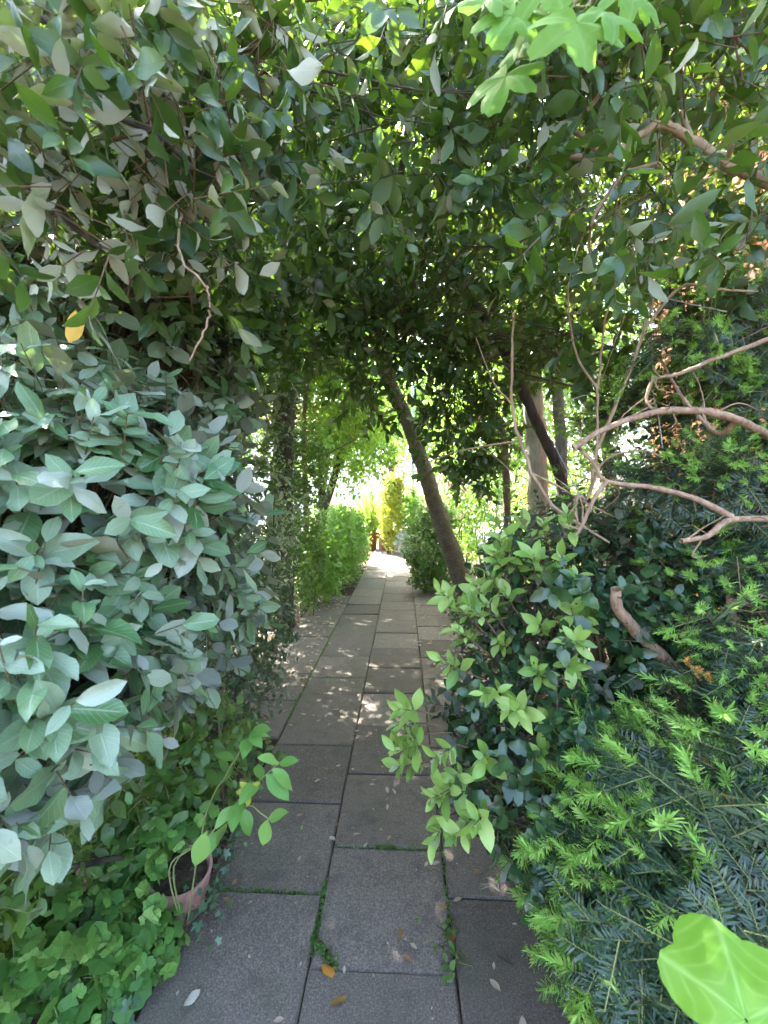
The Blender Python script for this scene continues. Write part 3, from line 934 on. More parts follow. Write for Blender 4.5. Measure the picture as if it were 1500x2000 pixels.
# ------------------------------------------------------------------ dark toothed evergreen shrub + pale young rosettes
def shrub_two_tone():
    rng = np.random.default_rng(51)
    base = np.array([.78, 1.75, -.03])
    pl = empty('young_oak_shrub', base, 'shrub with lime-coloured young rosettes over glossy dark toothed leaves, leaning over the slabs', 'shrub')
    ells = [((.62, 1.62, 1.02), (.36, .42, .34)), ((.46, 1.50, .72), (.34, .34, .22)), ((.40, 1.28, .60), (.27, .24, .19)), ((.80, 1.72, .62), (.42, .42, .45)),
            ((.40, 1.16, .50), (.20, .16, .13)), ((.85, 1.60, 1.10), (.36, .36, .26))]
    p, nr = hull(ells, 760, rng, (.72, 1.0), .12, .18, 9, .75)
    ax = nz(nr + np.array([0, 0, .2]) + rng.normal(0, .45, p.shape))
    L = rng.uniform(.08, .15, len(p))
    pos, d, n, s = shoots(p - ax * .08, ax, L, 7, .054, (85, 45), .6, .2, .3, rng)
    leaves_to(pl, 'holly', M['holly'], pos, d, n, s, rng, 300, 'holly_lo', near=.15)
    twigs_part(pl, p - ax * .08, p + ax * (L[:, None] - .08), .0018, .001, M['twig'])
    # young rosettes: wands that stand out of the shrub, tips at the places the photograph shows them
    tips = [(960, 1000, 1.35), (1000, 1045, 1.3), (920, 1090, 1.3), (1045, 1010, 1.35), (1060, 1110, 1.3), (1100, 1060, 1.35), (885, 1150, 1.3), (935, 1180, 1.3), (870, 1230, 1.3), (1090, 1210, 1.3),
            (1130, 1120, 1.35), (1160, 1190, 1.35), (1110, 1170, 1.3), (1150, 1240, 1.3), (900, 1210, 1.3), (1000, 1150, 1.3), (965, 1110, 1.28), (1050, 1210, 1.3), (910, 1340, 1.2), (1010, 1380, 1.2), (1060, 1370, 1.2),
            (985, 1410, 1.2), (780, 1365, 1.25), (800, 1390, 1.25), (785, 1450, 1.2), (775, 1480, 1.2), (850, 1490, 1.15), (800, 1500, 1.15), (830, 1560, 1.1), (860, 1570, 1.1), (900, 1590, 1.1), (840, 1620, 1.08), (890, 1630, 1.05), (930, 1620, 1.05),
            (870, 1540, 1.1), (1030, 1330, 1.2), (890, 1290, 1.25), (1120, 1310, 1.25), (1190, 1415, 1.2), (960, 1480, 1.15), (1050, 1440, 1.15), (910, 1180, 1.3), (950, 1230, 1.3), (870, 1180, 1.3), (1000, 1000, 1.36), (1080, 1020, 1.36), (1030, 1075, 1.3), (985, 1085, 1.3)]
    A, B, ax2 = [], [], []
    core = np.array([.75, 1.7, .75])
    for px, py, Y in tips:
        b = P(px + rng.normal(0, 17), py + rng.normal(0, 17), Y + rng.normal(0, .04))
        dr = nz(nz((b - core)[None])[0] + np.array([-.05, -.25, .35]) + rng.normal(0, .15, 3))
        A.append(b - dr * .10); B.append(b); ax2.append(dr)
    A, B, ax2 = map(np.array, (A, B, ax2))
    pos, d, n, s = shoots(A, ax2, np.full(len(A), .10), 11, .054, (80, 28), .35, .12, .3, rng, .34, .7)
    leaves_to(pl, 'young', M['oak_new'], pos, d, n, s, rng, 300, near=.5, part='young_leaf', stuff='young_foliage')
    mid = A + nz(core - A) * rng.uniform(.05, .13, (len(A), 1)) + np.array([0, 0, -.03])
    twigs_part(pl, A, B, .002, .0012, M['twig'])
    twigs_part(pl, mid, A, .003, .002, M['twig'], 'twigs', 5)
    for q in range(6):
        a = q * 1.05
        limb(pl, [base + np.array([.05 * math.cos(a), .05 * math.sin(a), 0]), base + np.array([-.05 + .12 * math.cos(a), -.1 + .12 * math.sin(a), .4]),
                  core + np.array([.28 * math.cos(a), .28 * math.sin(a), .15 + .1 * rng.random()])], .014, .004, M['twig_grey'], 'stem', 7)
shrub_two_tone()


# dark evergreen thicket behind it
def thicket(name, label, base, ells, S, key, mat, leaf, seed, cap=300, n=7, up=.5, th=(80, 40), L=(.1, .18), twig='twig_dark', lo=None, shell=(.5, 1.0), near=.2, droop=.2, amp=.2, cull=None, cat='shrub', group=None,
            stems=5, stem_mat='bark_dark', stem_r=.012, zmin=.05):
    rng = np.random.default_rng(seed)
    pl = empty(name, base, label, cat, group)
    p, nr = hull(ells, S, rng, shell, zmin, amp, seed, .6)
    if cull is not None:
        k = cull(p); p, nr = p[k], nr[k]
    ax = nz(nr + np.array([0, 0, .25]) + rng.normal(0, .5, p.shape))
    Ls = rng.uniform(*L, len(p))
    b0 = p - ax * Ls[:, None] * .6
    pos, d, nn, s = shoots(b0, ax, Ls, n, leaf, th, up, .15, .3, rng)
    d = nz(d + np.array([0, 0, -droop]))
    k = np.linalg.norm(pos - CAM_P, axis=1) > .5
    k &= pos[:, 2] > leaf * .5
    leaves_to(pl, key, M[mat], pos[k], d[k], nn[k], s[k], rng, cap, lo or (key + '_lo' if key + '_lo' in T else key), near=near)
    twigs_part(pl, b0, p + ax * Ls[:, None] * .35, .0018, .0009, M[twig])
    C = np.array([e[0] for e in ells]).mean(0)
    for q in range(stems):
        a = q * 6.28 / max(stems, 1) + rng.random()
        e = ells[q % len(ells)]
        tip = np.array(e[0]) + np.array(e[1]) * np.array([.4 * math.cos(a), .4 * math.sin(a), .35])
        b = np.array([base[0] + .07 * math.cos(a), base[1] + .07 * math.sin(a), -.04])
        limb(pl, [b, b * .5 + tip * .5 + np.array([.04 * math.cos(a), .04 * math.sin(a), 0]), tip], stem_r, stem_r * .35, M[stem_mat], 'stem', 6)
    return pl


thicket('dark_holly_shrub', 'dense dark glossy evergreen thicket around the feet of the slanting trunk', (1.15, 2.8, 0),
        [((1.05, 2.75, .75), (.50, .55, .75)), ((.98, 2.6, 1.2), (.38, .42, .30)), ((1.7, 2.5, 1.2), (.5, .6, .9)), ((.95, 3.3, .6), (.35, .5, .6))], 700, 'holly', 'holly', .06, 61, 300)

# ------------------------------------------------------------------ yews
def tip_geo(seed, m, wide):
    rng = np.random.default_rng(seed)
    P2, D2, N2, S2 = [], [], [], []
    ln = .030
    for i in range(m):
        q = (i + 1) / m
        ph = rng.uniform(0, 6.28)
        rad = np.array([math.cos(ph) * 1.15, 0, math.sin(ph) * .7])
        th = R(70 - 48 * q + rng.normal(0, 9))
        e = np.array([0, 1.0, 0])
        P2.append(e * ln * q); D2.append(e * math.cos(th) + rad * math.sin(th)); N2.append(e * math.sin(th) - rad * math.cos(th)); S2.append(rng.uniform(.012, .018))
    return place_geo(T['needle' if wide < 2 else 'needle_lo'], np.array(P2), np.array(D2), np.array(N2), np.array(S2), rng, wide)


TIPS = [tip_geo(700 + q, 50, 1.3) for q in range(4)]
TIPS_LO = [tip_geo(700 + q, 16, 2.3) for q in range(4)]


def cat_tips(tl, lo):
    V, F, U, Q, n = [], [], [], [], 0
    for k, m3, o in tl:
        v, f, u, r = (TIPS_LO if lo else TIPS)[k]
        V.append(v @ m3.T + o); F.append(f + n); U.append(u); Q.append(r); n += len(v)
    return np.concatenate(V), np.concatenate(F), np.concatenate(U), np.concatenate(Q)


def yew_spray_meshes(seed, nvar=8, lo=False):
    out = []
    for q in range(nvar):
        rng = np.random.default_rng(seed + q)
        axes = [(np.array([0, 0, 0.]), np.array([0, 1.0, 0]), .22)]
        for k in range(5):
            t = .035 + .035 * k + rng.uniform(-.008, .008)
            sd = 1 if (k + q) % 2 else -1
            a = R(rng.uniform(42, 60))
            axes.append((np.array([0, t, -.25 * t * t]), np.array([sd * math.sin(a), math.cos(a), rng.uniform(-.15, .1)]), rng.uniform(.075, .125) * (1.1 - k * .08)))
        P_, D_, N_, S_ = [], [], [], []
        tw = []
        tips = []
        for o, dr, ln in axes:
            dr = dr / np.linalg.norm(dr)
            m = int(ln / (.0033 if not lo else .006))
            ts = np.linspace(.06, .98, m)
            side = np.cross(dr, [0, 0, 1.0]); side /= np.linalg.norm(side)
            curve = lambda s: o + dr * ln * s + np.array([0, 0, -.10 * (ln * s) ** 1.3])
            pts = np.array([curve(s) for s in np.linspace(0, 1, 5)])
            tw.append(tube(pts, .0015, .0007, 3, 1, smooth=False))
            for i, s in enumerate(ts):
                sg = 1 if i % 2 else -1
                ang = R(rng.normal(62, 9))
                d = dr * math.cos(ang) + side * sg * math.sin(ang) + np.array([0, 0, rng.normal(.10, .16)])
                P_.append(curve(s)); D_.append(d); N_.append(np.array([0, 0, 1.0]) + rng.normal(0, .25, 3)); S_.append(.026 * (1 - .35 * s ** 4) * rng.uniform(.8, 1.15))
            tips.append((curve(1.0), dr + np.array([0, 0, -.1])))
        wide = 1.45 if not lo else 2.3
        v, f, u, r = place_geo(T['needle_lo' if lo else 'needle'], np.array(P_), np.array(D_), np.array(N_), np.array(S_), rng, wide)
        dark = (v, f, u, r)
        stem = cat_geo(tw)
        # young tufts sit on most tips
        tl = []
        for tp, dr in tips:
            if rng.random() < .14: continue
            dr = dr / np.linalg.norm(dr)
            X_ = np.cross(dr, [0, 0, 1.0]); X_ /= np.linalg.norm(X_)
            tl.append((int(rng.integers(len(TIPS))), np.stack([X_, dr, np.cross(X_, dr)], 1) * rng.uniform(.75, 1.5), tp))
        young = cat_tips(tl, lo)  # soft tufts
        young = young + (tl,)
        out.append((dark, stem, young))
    return out


YEW = yew_spray_meshes(900, 8)
YEW_LO = yew_spray_meshes(900, 4, True)
YEW_ME = []
for dark, stem, young in YEW:
    v, f, u = cat_geo([dark[:3], stem])
    r = np.concatenate([dark[3], np.full(len(stem[0]), .2)])
    me = mesh_np('spray', v, f, M['yew'], u, r)
    me.materials.append(M['twig_green'])
    mi = np.zeros(len(f), np.int32); mi[len(dark[1]):] = 1
    me.polygons.foreach_set('material_index', mi)
    YEW_ME.append((me, mesh_np('new_growth', young[0], young[1], M['yew_new'], young[2], young[3]), young[4]))
TIP_ME = [mesh_np('young_tip', *(q[:2]), M['yew_new'], q[2], q[3]) for q in TIPS]


def yew(name, label, base, ells, S, seed, cap=300, size=1.0, young=.8, near=.25, cull=None, zmin=.08, droop=.25, shell=(.55, 1.0), branches=()):
    rng = np.random.default_rng(seed)
    pl = empty(name, base, label, 'shrub')
    p, nr = hull(ells, S, rng, shell, zmin, .2, seed, .65)
    k = np.linalg.norm(p - CAM_P, axis=1) > .46
    if cull is not None: k &= cull(p)
    p, nr = p[k], nr[k]
    d = nz(nr + rng.normal(0, .42, p.shape) + np.array([0, 0, -droop]))
    n = nz(np.array([0, 0, .75]) + nr * .7 + rng.normal(0, .3, p.shape))
    s = size * rng.uniform(.75, 1.2, len(p))
    pos = p - d * .13 * s[:, None]
    Y = nz(d); X = nz(np.cross(Y, n)); Z = np.cross(X, Y)
    x, y, z = proj(p)
    inn = (x > -20) & (x < 1520) & (y > -20) & (y < 2020) & (z > .1)
    cell = (np.clip(x, 0, 1499) // 60).astype(int) * 40 + (np.clip(y, 0, 1999) // 60).astype(int)
    dm = np.full(26 * 40, 1e9); np.minimum.at(dm, cell[inn], z[inn])
    idx = np.where(inn & (z < dm[cell] + near))[0]
    idx = idx[np.argsort(z[idx])][:cap]
    b = np.array(base)
    yl = (lump(p * 2.2, seed + 5, 6) > -.08) | (p[:, 2] > 1.6)
    ntip = 0
    for i in idx:
        q = int(rng.integers(8))
        o = bpy.data.objects.new('spray', YEW_ME[q][0]); COL.objects.link(o); o.parent = pl
        m = np.eye(4); m[:3, 0] = X[i] * s[i]; m[:3, 1] = Y[i] * s[i]; m[:3, 2] = Z[i] * s[i]; m[:3, 3] = pos[i] - b
        o.matrix_local = Matrix(m.tolist())
        if rng.random() < young and yl[i]:
            tl = YEW_ME[q][2]
            if ntip + len(tl) <= 300:
                for kk, m3, tp in tl:
                    g = bpy.data.objects.new('young_tip', TIP_ME[kk]); COL.objects.link(g); g.parent = o
                    mm = np.eye(4); mm[:3, :3] = m3; mm[:3, 3] = tp
                    g.matrix_local = Matrix(mm.tolist()); ntip += 1
            else:
                g = bpy.data.objects.new('new_growth', YEW_ME[q][1]); COL.objects.link(g); g.parent = o; g['kind'] = 'stuff'
    rest = np.ones(len(p), bool); rest[idx] = False
    ri = np.where(rest)[0]
    vs, fs, us, rs, off = [], [], [], [], 0
    vy, fy, uy, ry, offy = [], [], [], [], 0
    for i in ri:
        dk, stm, yg = YEW_LO[int(rng.integers(4))]
        m3 = np.stack([X[i], Y[i], Z[i]], 0) * s[i]
        vs.append(dk[0] @ m3 + pos[i]); fs.append(dk[1] + off); us.append(dk[2]); rs.append((dk[3] + rng.random()) % 1); off += len(dk[0])
        if rng.random() < young * .55 and yl[i]:
            vy.append(yg[0] @ m3 + pos[i]); fy.append(yg[1] + offy); uy.append(yg[2]); ry.append((yg[3] * .6 + rng.random() * .4)); offy += len(yg[0])
    if vs: link('foliage', mesh_np('foliage', np.concatenate(vs), np.concatenate(fs), M['yew'], np.concatenate(us), np.concatenate(rs)), pl, 'stuff')
    if vy: link('young_foliage', mesh_np('young_foliage', np.concatenate(vy), np.concatenate(fy), M['yew_new'], np.concatenate(uy), np.concatenate(ry)), pl, 'stuff')
    c = np.array([e[0] for e in ells]).mean(0)
    inner = pos + nz(c - pos + rng.normal(0, .12, pos.shape)) * rng.uniform(.06, .15, (len(pos), 1))
    twigs_part(pl, inner, pos, .003, .0018, M['bark_red'], 'twigs', 4)
    for pts, r0, r1 in branches:
        big = r0 > .025
        o = limb(pl, pts, r0 * (1 if big else .82), r1 * .75, M['bark_red'], 'branch', 9, .05, rng)
        c = spline(pts)
        if not big:                               # side twigs
            for q in range(4):
                a = c[int(rng.integers(len(c) // 3, len(c)))]
                dr = nz(rng.normal(0, 1, 3) * np.array([1, .5, 1]))
                ln = rng.uniform(.06, .16)
                limb(pl, [a, a + dr * ln * .5 + rng.normal(0, .012, 3), a + dr * ln + rng.normal(0, .025, 3)], .0026, .001, M['bark_red'], 'twig', 5, .05, rng)
    return pl


Y1 = 1.22
yew('low_yew', 'low yew with dark needles and bright lime shoot tips spilling onto the slabs', (1.05, 1.1, 0),
    [((.78, .92, .52), (.36, .46, .34)), ((.66, .66, .55), (.24, .26, .26)), ((.60, 1.12, .42), (.22, .24, .28)), ((1.05, 1.0, .62), (.45, .55, .45)), ((.60, .75, .30), (.20, .35, .25))], 560, 71, 300, 1.25, 1.0,
    branches=[([(1.05, 1.1, -.03), (1.0, 1.1, .3), (.85, 1.0, .6)], .03, .012), ([(1.05, 1.1, -.03), (1.1, .9, .3), (.95, .75, .65)], .03, .012),
              ([(1.02, 1.1, .1), (.85, 1.2, .3), (.68, 1.2, .5)], .02, .008)])
trunk_y = [np.array([1.72, 1.5, -.03]), np.array([1.70, 1.48, .7]), np.array([1.66, 1.5, 1.5]), np.array([1.7, 1.6, 2.3])]
yew('tall_yew', 'tall yew with reddish bare curving branches and dark needles in front of the brick house', trunk_y[0],
    [((1.12, 1.38, 1.02), (.34, .40, .28)), ((1.45, 1.3, 1.25), (.45, .45, .55)), ((1.3, 1.3, .75), (.35, .4, .3)),
     ((1.1, 1.55, 1.5), (.3, .3, .12)), ((1.2, 1.8, 1.35), (.45, .28, .38))], 640, 72, 300, 1.0, .95,
    branches=[(trunk_y, .06, .035),
              ([(1.68, 1.5, 1.45), P(1560, 885, 1.35), P(1500, 850, 1.3), P(1440, 820, Y1), P(1370, 803, Y1), P(1280, 805, Y1), P(1180, 838, Y1), P(1120, 875, Y1)], .017, .010),
              ([P(1440, 820, Y1), P(1400, 845, 1.3), P(1330, 770, 1.4), P(1290, 700, 1.5)], .010, .004),
              ([(1.70, 1.5, 1.3), P(1560, 1005, 1.3), P(1500, 1012, 1.2), P(1425, 1016, 1.15), P(1380, 1048, 1.12), P(1330, 1057, 1.1)], .014, .008),
              ([P(1430, 1010, 1.15), P(1360, 975, 1.18), P(1280, 953, 1.2), P(1185, 940, Y1), P(1160, 905, Y1), P(1125, 870, 1.25)], .011, .006),
              ([P(1185, 940, Y1), P(1160, 975, Y1), P(1135, 1030, Y1), P(1125, 1045, Y1)], .009, .005),
              ([(1.7, 1.55, 1.85), P(1560, 630, 1.45), P(1500, 662, 1.35), P(1400, 700, 1.3), P(1330, 728, 1.3), P(1270, 740, 1.3)], .012, .006),
              ([P(1275, 738, 1.3), P(1262, 780, 1.3), P(1275, 800, 1.25)], .006, .005),
              ([(1.7, 1.48, .6), P(1420, 1380, 1.4), P(1345, 1330, 1.32), P(1300, 1290, 1.3), P(1250, 1240, 1.28), P(1207, 1190, 1.25), P(1203, 1150, 1.23)], .026, .019),
              ([P(1450, 1262, 1.3), P(1432, 1210, 1.28), P(1424, 1165, 1.25)], .017, .012),
              ([P(1500, 1195, 1.2), P(1465, 1180, 1.22), P(1428, 1170, 1.25)], .006, .004),
              ([P(1300, 1405, 1.2), P(1305, 1435, 1.2), P(1270, 1455, 1.2), P(1240, 1460, 1.2)], .008, .004)])


yew('upper_yew', 'yew boughs thick with fresh green tips hanging in front of the brick wall', (1.9, 2.0, 0),
    [((1.2, 1.6, 2.02), (.42, .32, .26)), ((1.6, 1.7, 2.05), (.45, .35, .28)), ((.95, 1.75, 1.80), (.26, .22, .16)), ((1.35, 1.45, 1.78), (.3, .25, .15))], 230, 73, 300, .95, 1.0, near=.5, shell=(.3, 1.0),
    branches=[([(1.9, 2.0, -.03), (1.88, 1.98, 1.0), (1.8, 1.9, 1.8), (1.6, 1.8, 2.1)], .05, .026), ([(1.82, 1.9, 1.7), (1.5, 1.75, 2.0), (1.15, 1.65, 2.1)], .016, .008), ([(1.85, 1.95, 1.4), (1.4, 1.75, 1.7), (1.0, 1.75, 1.82)], .015, .007)])
# a few withered sprays
WITHERED = YEW_ME[2][0].copy()
WITHERED.materials[0] = M['dead_orange']
for px, py, Y, sc_ in ((1395, 1495, .95, .5), (1440, 1560, .85, .4), (1330, 1290, 1.1, .4)):
    wl = bpy.data.objects['low_yew']
    o = bpy.data.objects.new('spray', WITHERED); COL.objects.link(o); o.parent = wl; o['label'] = 'withered orange yew spray'
    o.location = Vector(P(px, py, Y)) - wl.location
    o.rotation_euler = (R(-30), R(20), R(px % 360)); o.scale = (sc_,) * 3


# bare stems and branches of a twiggy shrub in front of the trunks
def twiggy():
    rng = np.random.default_rng(81)
    base = np.array([1.0, 1.75, -.03])
    pl = empty('bare_stemmed_shrub', base, 'straggly shrub of bare tan stems crossing in front of the trunks', 'shrub')
    Ys = 1.55
    lines = [([base, P(1115, 1080, Ys), P(1075, 985, Ys), P(1040, 925, Ys), P(1015, 860, Ys), P(1000, 790, Ys), P(1000, 690, Ys), P(1004, 610, 1.6)], .0085, .004),
             ([base, P(1130, 1040, Ys), P(1150, 970, Ys), P(1165, 880, Ys), P(1168, 760, Ys), P(1180, 640, 1.6), P(1200, 560, 1.6)], .0075, .003),
             ([P(1040, 925, Ys), P(1090, 950, Ys), P(1150, 985, Ys), P(1200, 1010, Ys)], .005, .002),
             ([P(1150, 970, Ys), P(1180, 900, 1.5), P(1250, 880, 1.45), P(1300, 895, 1.4)], .005, .003),
             ([P(1075, 985, Ys), P(1110, 1010, 1.5), P(1190, 1060, 1.45)], .007, .004),
             ([P(1000, 790, Ys), P(960, 740, 1.6), P(930, 660, 1.7)], .004, .002),
             ([P(1020, 860, Ys), P(900, 880, 1.7), P(830, 905, 1.8)], .004, .0015),
             ([P(1168, 760, Ys), P(1125, 690, 1.6), P(1110, 560, 1.6), P(1145, 440, 1.6)], .005, .002),
             ([P(1165, 880, Ys), P(1215, 760, 1.5), P(1260, 640, 1.5), P(1285, 520, 1.5), P(1268, 430, 1.5)], .007, .004),
             ([P(1260, 640, 1.5), P(1330, 560, 1.45), P(1400, 565, 1.4), P(1480, 570, 1.4)], .006, .003)]
    for pts, a, b in lines:
        limb(pl, pts, a, b, M['bark_tan'], 'stem', 7, .05, rng)
    for q in range(26):
        a = P(rng.uniform(1000, 1480), rng.uniform(420, 1000), rng.uniform(1.45, 1.9))
        dr = nz(rng.normal(0, 1, 3) * np.array([1, .4, 1]))
        limb(pl, [a, a + dr * .1 + rng.normal(0, .02, 3), a + dr * .22 + rng.normal(0, .05, 3)], .0028, .0012, M['twig_grey'] if q % 2 else M['bark_tan'], 'twig', 5, .05, rng)
twiggy()


# sparse evergreen boughs against the house, with the long tan branch
def oak_side():
    rng = np.random.default_rng(35)
    base = np.array([2.1, 1.9, -.03])
    pl = empty('open_oak', base, 'sparse evergreen oak with a long tan branch reaching past the brick house', 'tree')
    trunk = [base, (2.1, 1.9, 1.2), (2.05, 1.8, 2.2), (1.95, 1.7, 3.0), (1.7, 1.6, 3.6)]
    limb(pl, trunk, .07, .03, M['bark_dark'], 'trunk', 10, .04, rng)
    Yb = 1.15
    B = [([(2.05, 1.8, 2.2), P(1560, 385, 1.2), P(1500, 358, Yb), P(1420, 320, Yb), P(1350, 272, Yb), P(1290, 245, Yb), P(1250, 264, Yb), P(1185, 308, Yb), P(1100, 308, 1.2), P(1025, 348, 1.2)], .016, .006),
         ([P(1190, 310, Yb), P(1140, 270, 1.2), P(1120, 245, 1.2), P(1160, 200, 1.2), P(1190, 145, 1.2), P(1160, 118, 1.2), P(1110, 85, 1.2)], .007, .004),
         ([P(1190, 145, 1.2), P(1130, 130, 1.2), P(1070, 135, 1.15), P(1030, 155, 1.1)], .006, .003),
         ([P(1285, 320, Yb), P(1220, 340, 1.2), P(1180, 390, 1.2), P(1155, 440, 1.2), P(1150, 520, 1.3)], .006, .003),
         ([(1.95, 1.7, 3.0), P(1420, 60, 1.5), P(1300, 190, 1.6), P(1200, 160, 1.7), P(1150, 260, 1.8)], .017, .01),
         ([P(1420, 320, Yb), P(1440, 260, 1.1), P(1480, 220, 1.1), P(1500, 200, 1.1)], .006, .003),
         ([P(1350, 272, Yb), P(1330, 200, 1.25), P(1340, 120, 1.3), P(1370, 40, 1.3)], .007, .003),
         ([(2.05, 1.8, 2.4), P(1540, 160, 1.3), P(1470, 110, 1.2), P(1430, 60, 1.15)], .009, .004)]
    sk = []
    for pts, a, b in B:
        limb(pl, pts, a, b, M['bark_tan'] if a < .0165 else M['bark_dark'], 'branch', 9, .03, rng); sk.append(spline(pts))
    c = []
    while len(c) < 150:
        px, py = rng.uniform(1080, 1620), rng.uniform(-160, 480)
        Y = rng.uniform(1.0, 2.0)
        if 1010 < px < 1520 and 60 < py < 420 and Y < 1.4 and abs(py - np.interp(px, [1025, 1100, 1190, 1250, 1290, 1350, 1420, 1500], [348, 308, 310, 265, 245, 270, 320, 358])) < 115: continue
        if lump(np.array([[px * .008, py * .008, Y * 2]]), 15, 6)[0] < 0: continue
        c.append(P(px, py, Y))
    c = np.array(c + [P(1335, 335, 1.05), P(1240, 440, 1.05), P(1300, 460, 1.0), P(1440, 490, 1.0)])
    crown_leaves(pl, c, 4, .07, .066, rng, n=6, mat='oak_arch', skel=np.concatenate(sk), near=.3, up=.4, twig='twig', mind=.75)
oak_side()


# ------------------------------------------------------------------ brick house
def house():
    base = np.array([2.75, 3.4, 0])
    pl = empty('brick_house', base, 'orange brick house glimpsed between the yew and the branches', 'house')
    t = NT('mortar')
    mn = t.noise(80, 4, .6, t.pos())
    mm = t.done(t.bsdf(t.ramp(mn, [(.3, (.30, .26, .21)), (.7, (.42, .38, .32))]), .95, t.bump(mn, .4, .004), .2))
    t = NT('orange_brick')
    oi = t.n('ShaderNodeObjectInfo').outputs['Random']; at = t.n('ShaderNodeAttribute', attribute_name='rnd').outputs['Fac']
    r = t.math('FRACT', t.math('ADD', oi, at)); bn = t.noise(60, 5, .65, t.pos())
    col = t.ramp(r, [(0, (.20, .085, .042)), (.5, (.26, .115, .057)), (1, (.31, .155, .08))])
    col = t.mix(t.math('MULTIPLY', bn, .5), col, (.26, .11, .06))
    bm_ = t.done(t.bsdf(col, .9, t.bump(bn, .5, .004), .25))
    X = 2.75
    y0, y1, z1 = 1.2, 4.7, 5.4

    def boxv(a, b):
        a, b = np.array(a, float), np.array(b, float)
        v = np.array([[a[0], a[1], a[2]], [b[0], a[1], a[2]], [b[0], b[1], a[2]], [a[0], b[1], a[2]], [a[0], a[1], b[2]], [b[0], a[1], b[2]], [b[0], b[1], b[2]], [a[0], b[1], b[2]]])
        f = np.array([[0, 3, 2, 1], [4, 5, 6, 7], [0, 1, 5, 4], [1, 2, 6, 5], [2, 3, 7, 6], [3, 0, 4, 7]])
        return v, f
    v, f = boxv((X, y0, -.05), (X + 4, y1, z1))
    link('wall', mesh_np('wall', v, f, mm, smooth=False), pl)
    bv, bf = boxv((-.012, -.1035, -.0325), (.012, .1035, .0325))
    bme = mesh_np('brick', bv, bf, bm_, smooth=False)
    C = []
    row = 0
    z = .0
    while z < z1 - .08:
        y = y0 + (.11 if row % 2 else 0)
        while y < y1 - .11:
            C.append((X, y + .11, z + .037)); y += .2165
        z += .0745; row += 1
    C = np.array(C)
    x, y, zz = proj(C)
    win = (x > 1120) & (x < 1500) & (y > 180) & (y < 860)
    score = np.where(win, np.abs(x - 1420) + .3 * np.abs(y - 640), 1e9)
    idx = np.argsort(score)[:300]
    for i in idx:
        o = bpy.data.objects.new('brick', bme); COL.objects.link(o); o.parent = pl
        o.location = C[i] - base
        o.location.x += RNG.normal(0, .0015)
    rest = np.ones(len(C), bool); rest[idx] = False
    Cr = C[rest]
    v = (bv[None] + Cr[:, None]).reshape(-1, 3); f = (bf[None] + (np.arange(len(Cr)) * 8)[:, None, None]).reshape(-1, 4)
    link('bricks', mesh_np('bricks', v, f, bm_, rnd=np.repeat(RNG.random(len(Cr)), 8), smooth=False), pl, 'stuff')
    t = NT('dark_timber')
    wn_ = t.noise(25, 4, .6, t.pos())
    tm = t.done(t.bsdf(t.ramp(wn_, [(.3, (.10, .045, .025)), (.7, (.19, .09, .05))]), .7, None, .3))
    # dark timber beam added on the wall for shading, then the main eaves and roof
    v, f = boxv((X - .28, 2.4, 2.98), (X - .02, 4.4, 3.10))
    link('eaves_board', mesh_np('eaves_board', v, f, tm, smooth=False), pl)
    v, f = boxv((X - .35, y0 - .2, z1), (X + 4.3, y1 + .2, z1 + .16))
    link('eaves_board', mesh_np('eaves_board', v, f, tm, smooth=False), pl)
    rv = np.array([[X - .4, y0 - .3, z1 + .16], [X + 4.4, y0 - .3, z1 + .16], [X + 4.4, y1 + .3, z1 + .16], [X - .4, y1 + .3, z1 + .16], [X + 2, y0 - .3, z1 + 1.9], [X + 2, y1 + .3, z1 + 1.9]])
    rf = np.array([[0, 3, 5, 4], [1, 4, 5, 2], [0, 1, 2, 3], [0, 4, 4, 1][:4], [3, 2, 5, 5]])
    rf = rf[:3]
    link('roof', mesh_np('roof', rv, rf, bm_, smooth=False), pl)
house()

# ------------------------------------------------------------------ ground layer beside the silver shrub
thicket('ivy_bank', 'dark ivy bank under and behind the silvery shrub', (-1.15, 2.4, 0),
        [((-1.15, 2.3, .35), (.42, .75, .45)), ((-1.15, 2.9, .6), (.40, .6, .65)), ((-1.35, 2.3, 1.0), (.5, .7, .7)), ((-.95, 1.95, .18), (.25, .45, .22))], 900, 'ivy', 'ivy', .055, 62, 300, n=6, L=(.12, .22), th=(70, 50), up=.3)
thicket('dark_evergreen_shrub', 'shadowy evergreen shrub between the silvery shrub and the ivy-clad trunk', (-1.2, 3.3, 0),
        [((-1.15, 3.2, 1.3), (.42, .6, .9)), ((-1.3, 3.9, 1.0), (.35, .5, .8)), ((-1.2, 2.6, 1.8), (.5, .6, .5)), ((-1.8, 3.4, 1.2), (.5, .9, 1.2))], 800, 'oak', 'oak', .062, 63, 200, n=7, lo='oak_lo')
thicket('trunk_ivy', 'ivy climbing the dark trunk beside the hedge', (-1.28, 4.45, 0),
        [((-1.33, 4.5, 1.2), (.22, .22, 1.2)), ((-1.28, 4.5, 2.4), (.24, .24, .8))], 420, 'ivy', 'ivy', .05, 64, 60, n=5, L=(.08, .14), cat='ivy', stems=3)

thicket('small_leaved_shrub', 'tall leafy shrub growing round the slender trunk by the hedge', (-1.15, 4.95, 0), [((-1.17, 4.98, 1.0), (.27, .28, 1.05)), ((-1.2, 5.1, 1.9), (.3, .3, .6))], 520, 'tiny', 'mid', .06, 67, 0, n=6, near=.1, stems=2, stem_r=.006)
